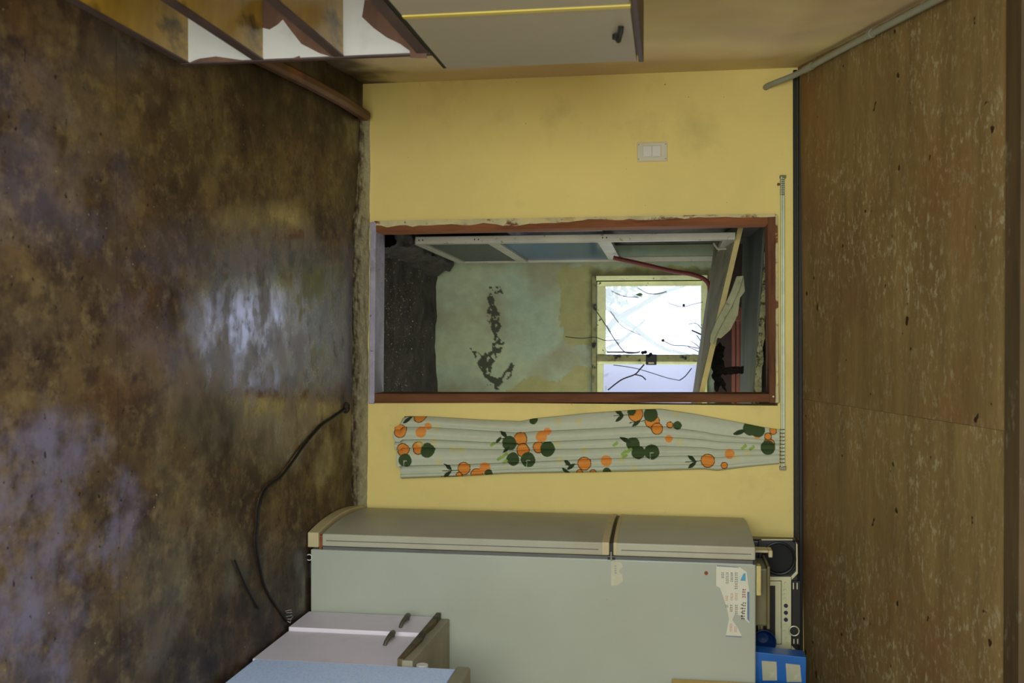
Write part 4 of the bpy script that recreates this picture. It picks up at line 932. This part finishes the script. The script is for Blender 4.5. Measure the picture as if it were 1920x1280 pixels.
# printed curtain
CL = [(0.4424,0.1864),(0.4039,0.2253),(0.4025,0.3372),(0.4143,0.5947),(0.4193,0.785),(0.406,0.8479),(0.3781,1.097),(0.3581,1.3423),(0.3545,1.4394),(0.3747,1.5839),(0.4086,1.7745),(0.431,1.8924),(0.4419,1.9696)]
CR = [(0.7033,0.1886),(0.6974,0.2277),(0.6847,0.4684),(0.6643,0.7232),(0.6515,1.098),(0.6416,1.343),(0.6259,1.632),(0.6319,1.6915),(0.6125,1.8217),(0.5951,1.9695)]
def interp(P, z):
    P = sorted((q[1], q[0]) for q in P)
    if z <= P[0][0]: return P[0][1]
    for i in range(len(P) - 1):
        if z <= P[i + 1][0]:
            t = (z - P[i][0]) / (P[i + 1][0] - P[i][0]); return P[i][1] + t * (P[i + 1][1] - P[i][1])
    return P[-1][1]
CZ1 = 1.967
BOT = [(0, 0.216), (0.06, 0.214), (0.10, 0.186), (0.24, 0.178), (0.34, 0.19), (0.40, 0.182), (0.52, 0.19), (0.55, 0.196), (0.74, 0.198), (0.78, 0.215), (1.0, 0.217)]
def fold(t, z):
    """overlapping pleats: returns (position across the curtain 0..1, depth 0..1)"""
    k = sstep(0.3, 1.2, z); k2 = sstep(1.3, 1.9, z); wv = 0.012 * fbm(0.3, z, 3, 1.6)
    cr = [0.0, 0.14 + 0.10 * k + 0.06 * k2 + wv, 0.35 + 0.08 * k - 0.02 * k2 - wv, 0.48 + 0.09 * k + wv, 0.77 - 0.02 * k - 0.05 * k2 - wv, 0.90 - 0.02 * k, 1.0]
    us = [0.0, 0.16, 0.36, 0.50, 0.74, 0.88, 1.0]
    for i in range(6):
        if t <= us[i + 1] + 1e-9: break
    q = clamp((t - us[i]) / (us[i + 1] - us[i])); w = cr[i + 1] - cr[i]
    amp = (0.85, 1.0, 0.8, 1.0, 0.75, 0.85)[i]
    if i == 5: return cr[i] + q * w, amp * math.sin(math.pi * min(1, q * 0.9 + 0.05)) ** 0.7
    lap = 0.016
    if q < 0.82:
        p = q / 0.82
        return cr[i] + p * (w + lap), amp * math.sin(math.pi / 2 * min(1.0, p * 1.5)) ** 0.8 * (1 - 0.18 * sstep(0.55, 1.0, p))
    p = (q - 0.82) / 0.18
    return cr[i + 1] + lap * (1 - p), amp * 0.82 * (1 - sstep(0.0, 1.0, p))
def cur(u, v):
    zb = 0
    for i in range(len(BOT) - 1):
        if u <= BOT[i + 1][0] + 1e-9:
            q = (u - BOT[i][0]) / (BOT[i + 1][0] - BOT[i][0]); zb = BOT[i][1] + q * (BOT[i + 1][1] - BOT[i][1]); break
    z = zb + (CZ1 - zb) * v
    a, c = interp(CL, max(z, 0.21)), interp(CR, max(z, 0.21))
    pos, dep = fold(u, z)
    s = a + (c - a) * pos
    d = 0.006 + (0.034 + 0.016 * (1 - v)) * dep * (0.5 + 0.5 * sstep(1.98, 1.6, z)) + 0.006 * (0.5 + fbm(u * 3, z * 1.5, 5, 1.2))
    return W(s, max(d, 0.003), z)
OR = lin((226, 146, 62)); OL = lin((96, 66, 34)); GR = lin((66, 84, 48)); GD = lin((52, 66, 40)); YL = lin((210, 200, 128)); LG = lin((150, 176, 88)); CW = lin((196, 201, 174)); PO = lin((228, 150, 72))
# printed motifs: (kind, centre (s, z), radius in picture units, [cut])
MOT = []
def mot(kind, pts, r, **k):
    for p in pts: MOT.append((kind, p[0], p[1], r * 0.00247, k))
mot('orange', [(0.3978,0.3034),(0.4699,0.2128),(0.4988,0.7904),(0.6074,1.0879),(0.5845,1.6486)], 13)
mot('orange', [(0.5584,0.2265),(0.5495,0.302),(0.641,0.522),(0.6697,0.5835),(0.5509,0.8008)], 12.5)
mot('orange', [(0.3779,1.3229),(0.4087,1.3983)], 14)
mot('orange', [(0.674,0.4991),(0.6497,1.0658),(0.6485,1.1276),(0.4247,1.4782),(0.6048,1.7224)], 6.5)
mot('orange', [(0.5372,0.8736),(0.4426,1.4202),(0.5074,1.9204)], 11)
mot('orange', [(0.4472,1.9392),(0.4715,1.9158)], 7)
mot('plain', [(0.4735,0.3144),(0.6365,0.6215),(0.4874,0.8884),(0.5932,1.1889)], 10.5)
mot('plain', [(0.4453,0.3479),(0.4622,0.9158),(0.4881,1.4735),(0.465,1.8688)], 7)
mot('plain', [(0.5537,1.7461)], 9)
mot('green', [(0.5588,0.3462),(0.5196,0.7375),(0.5439,0.9162)], 14)
mot('green', [(0.5951,0.8262),(0.5503,1.3962)], 14, n=1)
mot('green', [(0.594,0.7556),(0.5538,1.3355),(0.5151,1.311)], 12.5)
mot('green', [(0.6087,0.24)], 13, n=1)
mot('green', [(0.3795,1.391),(0.4366,1.8382),(0.4434,1.8712),(0.5219,1.9157)], 13)
mot('green', [(0.6636,0.6395),(0.6447,1.1915),(0.4267,1.5119),(0.411,0.8479),(0.3659,1.3034)], 8)
mot('yellow', [(0.4522,0.3894),(0.5542,0.4675),(0.556,0.5086),(0.6106,0.4035),(0.4144,0.9655),(0.4156,1.06),(0.5184,0.961),(0.5435,1.0852),(0.5019,1.5241),(0.5846,1.2575),(0.5499,1.8217),(0.5948,0.9738),(0.3708,1.507),(0.5266,0.3122),(0.5205,0.377),(0.5701,1.7745),(0.6274,1.3186)], 7)
mot('lime', [(0.5259,0.659),(0.5902,0.6924),(0.5748,0.7176),(0.6047,0.7178),(0.5164,1.2304),(0.555,1.2696),(0.5447,1.294),(0.5696,1.2746),(0.5255,1.8453),(0.5213,1.8099)], 6)
LEAF = [(p, a) for p, a in zip([(0.4777,0.7095),(0.5055,0.6868),(0.5498,0.7225),(0.635,0.4449),(0.6702,0.4425),(0.6089,1.0111),(0.6234,1.0261),(0.6461,1.0038),(0.3715,1.2447),(0.3984,1.2497),(0.4195,1.3254),(0.4961,1.2744),(0.5762,1.5769),(0.6052,1.5794),(0.4542,1.7887),(0.4188,0.2463)], (0.5, -0.7, -0.6, 0.5, -0.5, 0.5, -0.5, 0.5, 0.4, -0.5, -0.5, 0.3, 0.5, -0.5, -0.2, -0.5))]
STEM = [[(0.4979,0.6893),(0.4968,0.7627)], [(0.6556,0.4167),(0.6516,0.4938)], [(0.6809,0.4117),(0.6792,0.4889)], [(0.6166,0.9987),(0.6105,1.0583)], [(0.3865,1.2202),(0.3807,1.2936)], [(0.4174,1.2937),(0.4067,1.3619)], [(0.5937,1.5458),(0.5851,1.6176)], [(0.4064,0.2227),(0.4033,0.2722)]]
def ccol(p, u, v):
    s, z = p[0], p[2]; c = CW
    for k, x, zz, r, kw in MOT:
        d = math.hypot(s - x, z - zz)
        if d > r: continue
        if k == 'yellow': c = lerp3(c, YL, 0.55)
        elif k == 'plain': c = PO
        elif k == 'lime':
            if abs((s - x) * 0.8 + (z - zz) * 0.6) < r * 0.45: c = LG
        elif k == 'orange': c = OL if d > r - 0.0038 else OR
        elif k == 'green':
            c = GR
            if kw.get('n') and (abs(s - x - r * 0.05) < 0.0016 and z < zz + r * 0.3 and z > zz - r * .2) or kw.get('n') and (abs(z - zz + r * .2) < 0.0016 and s > x): c = lerp3(GR, CW, 0.8)
    for (q, a) in LEAF:
        dx, dz = s - q[0], z - q[1]
        l = dx * a * 1.2 + dz * 0.75; w = -dx * 0.75 + dz * a * 1.2
        if abs(l) < 0.024 and abs(w) < 0.0085 * (1 - (l / 0.024) ** 2): c = GD
    for A, B in STEM:
        if min(A[1], B[1]) < z < max(A[1], B[1]):
            t = (z - A[1]) / (B[1] - A[1])
            if abs(s - (A[0] + t * (B[0] - A[0]))) < 0.0017: c = GD
    return c
cu = grid('curtain', 'curtain_cloth', 200, 700, cur, colfn=ccol, thick=0.0012)
tag(cu, 'gathered white curtain printed with oranges and leaves beside the doorway', 'curtain')

# grey conduit in the corner of left wall and ceiling
cd = thing('conduit', 'grey plastic conduit running along the ceiling corner', 'pipe', (-1.12, 4.2, 1.9))
pts = smooth_path([W(-1.118, -0.02, 1.908), W(-1.120, 0.018, 1.915), (-1.125, 4.775, 1.95), (-1.142, 4.72, 2.025), (-1.150, 4.60, 2.085), (-1.147, 4.40, 2.147), (-1.135, 4.10, 2.232), (-1.120, 3.75, 2.332), (-1.098, 3.34, 2.448)])
MB().tube(pts, 0.0135, 10).build('pipe_run', 'conduit_grey', cd, smooth=True)
for a, c in (((-1.1455, 4.65, 2.060), (-1.1505, 4.60, 2.085)), ((-1.1355, 4.11, 2.229), (-1.134, 4.08, 2.237))):
    MB().tube([a, c], 0.0165, 12).build('clip', 'conduit_grey', cd, smooth=True)

# cable and fluff on the floor
tag(MB().tube(smooth_path([(0.3515,4.5619,0.006),(0.3777,4.3722,0.006),(0.4042,4.1969,0.006),(0.4626,4.0032,0.006),(0.5197,3.8542,0.006),(0.5565,3.7424,0.006),(0.5776,3.611,0.006),(0.626,3.5458,0.006),(0.6999,3.5258,0.006),(0.7655,3.5158,0.006),(0.849,3.5445,0.006),(0.9388,3.5937,0.006),(1.0363,3.702,0.006),(1.1307,3.8223,0.006)]), 0.0055, 6).build('power_cable', 'black_cable', None, smooth=True), 'black cable snaking over the floor towards the low cabinet', 'cable')
tag(MB().tube(smooth_path([(0.7819,3.3275,0.006),(0.8617,3.3936,0.006),(0.9351,3.4624,0.006),(1.0016,3.5338,0.006)]), 0.004, 6).build('loose_cord', 'black_cable', None, smooth=True), 'short dark cord end lying on the floor left of the long cable', 'cable')
b = MB(); c0 = Vector([(1.1035,3.7987,0)][0])
for i in range(5): b.tube([c0 + Vector((0.01 * i - .02, 0.012 * math.sin(i * 2), 0.004)), c0 + Vector((0.012 * i - .02, 0.02 + 0.01 * math.sin(i), 0.02)), c0 + Vector((0.008 * i - .01, 0.05, 0.012 + 0.008 * math.sin(i * 3)))], 0.0015, 5)
tag(b.build('thread_tuft', 'fluff'), 'tuft of white threads on the dark floor by the cabinet foot', 'fluff')
lp = [(0.3493,4.5647,0)][0]
tag(MB().disc((lp[0], lp[1], 0.004), 0.028, 0.012, ax='Z', n=12, r2=0.018).build('cement_lump', 'dark_cement', None), 'dark lump where the cable meets the wall foot', 'lump')
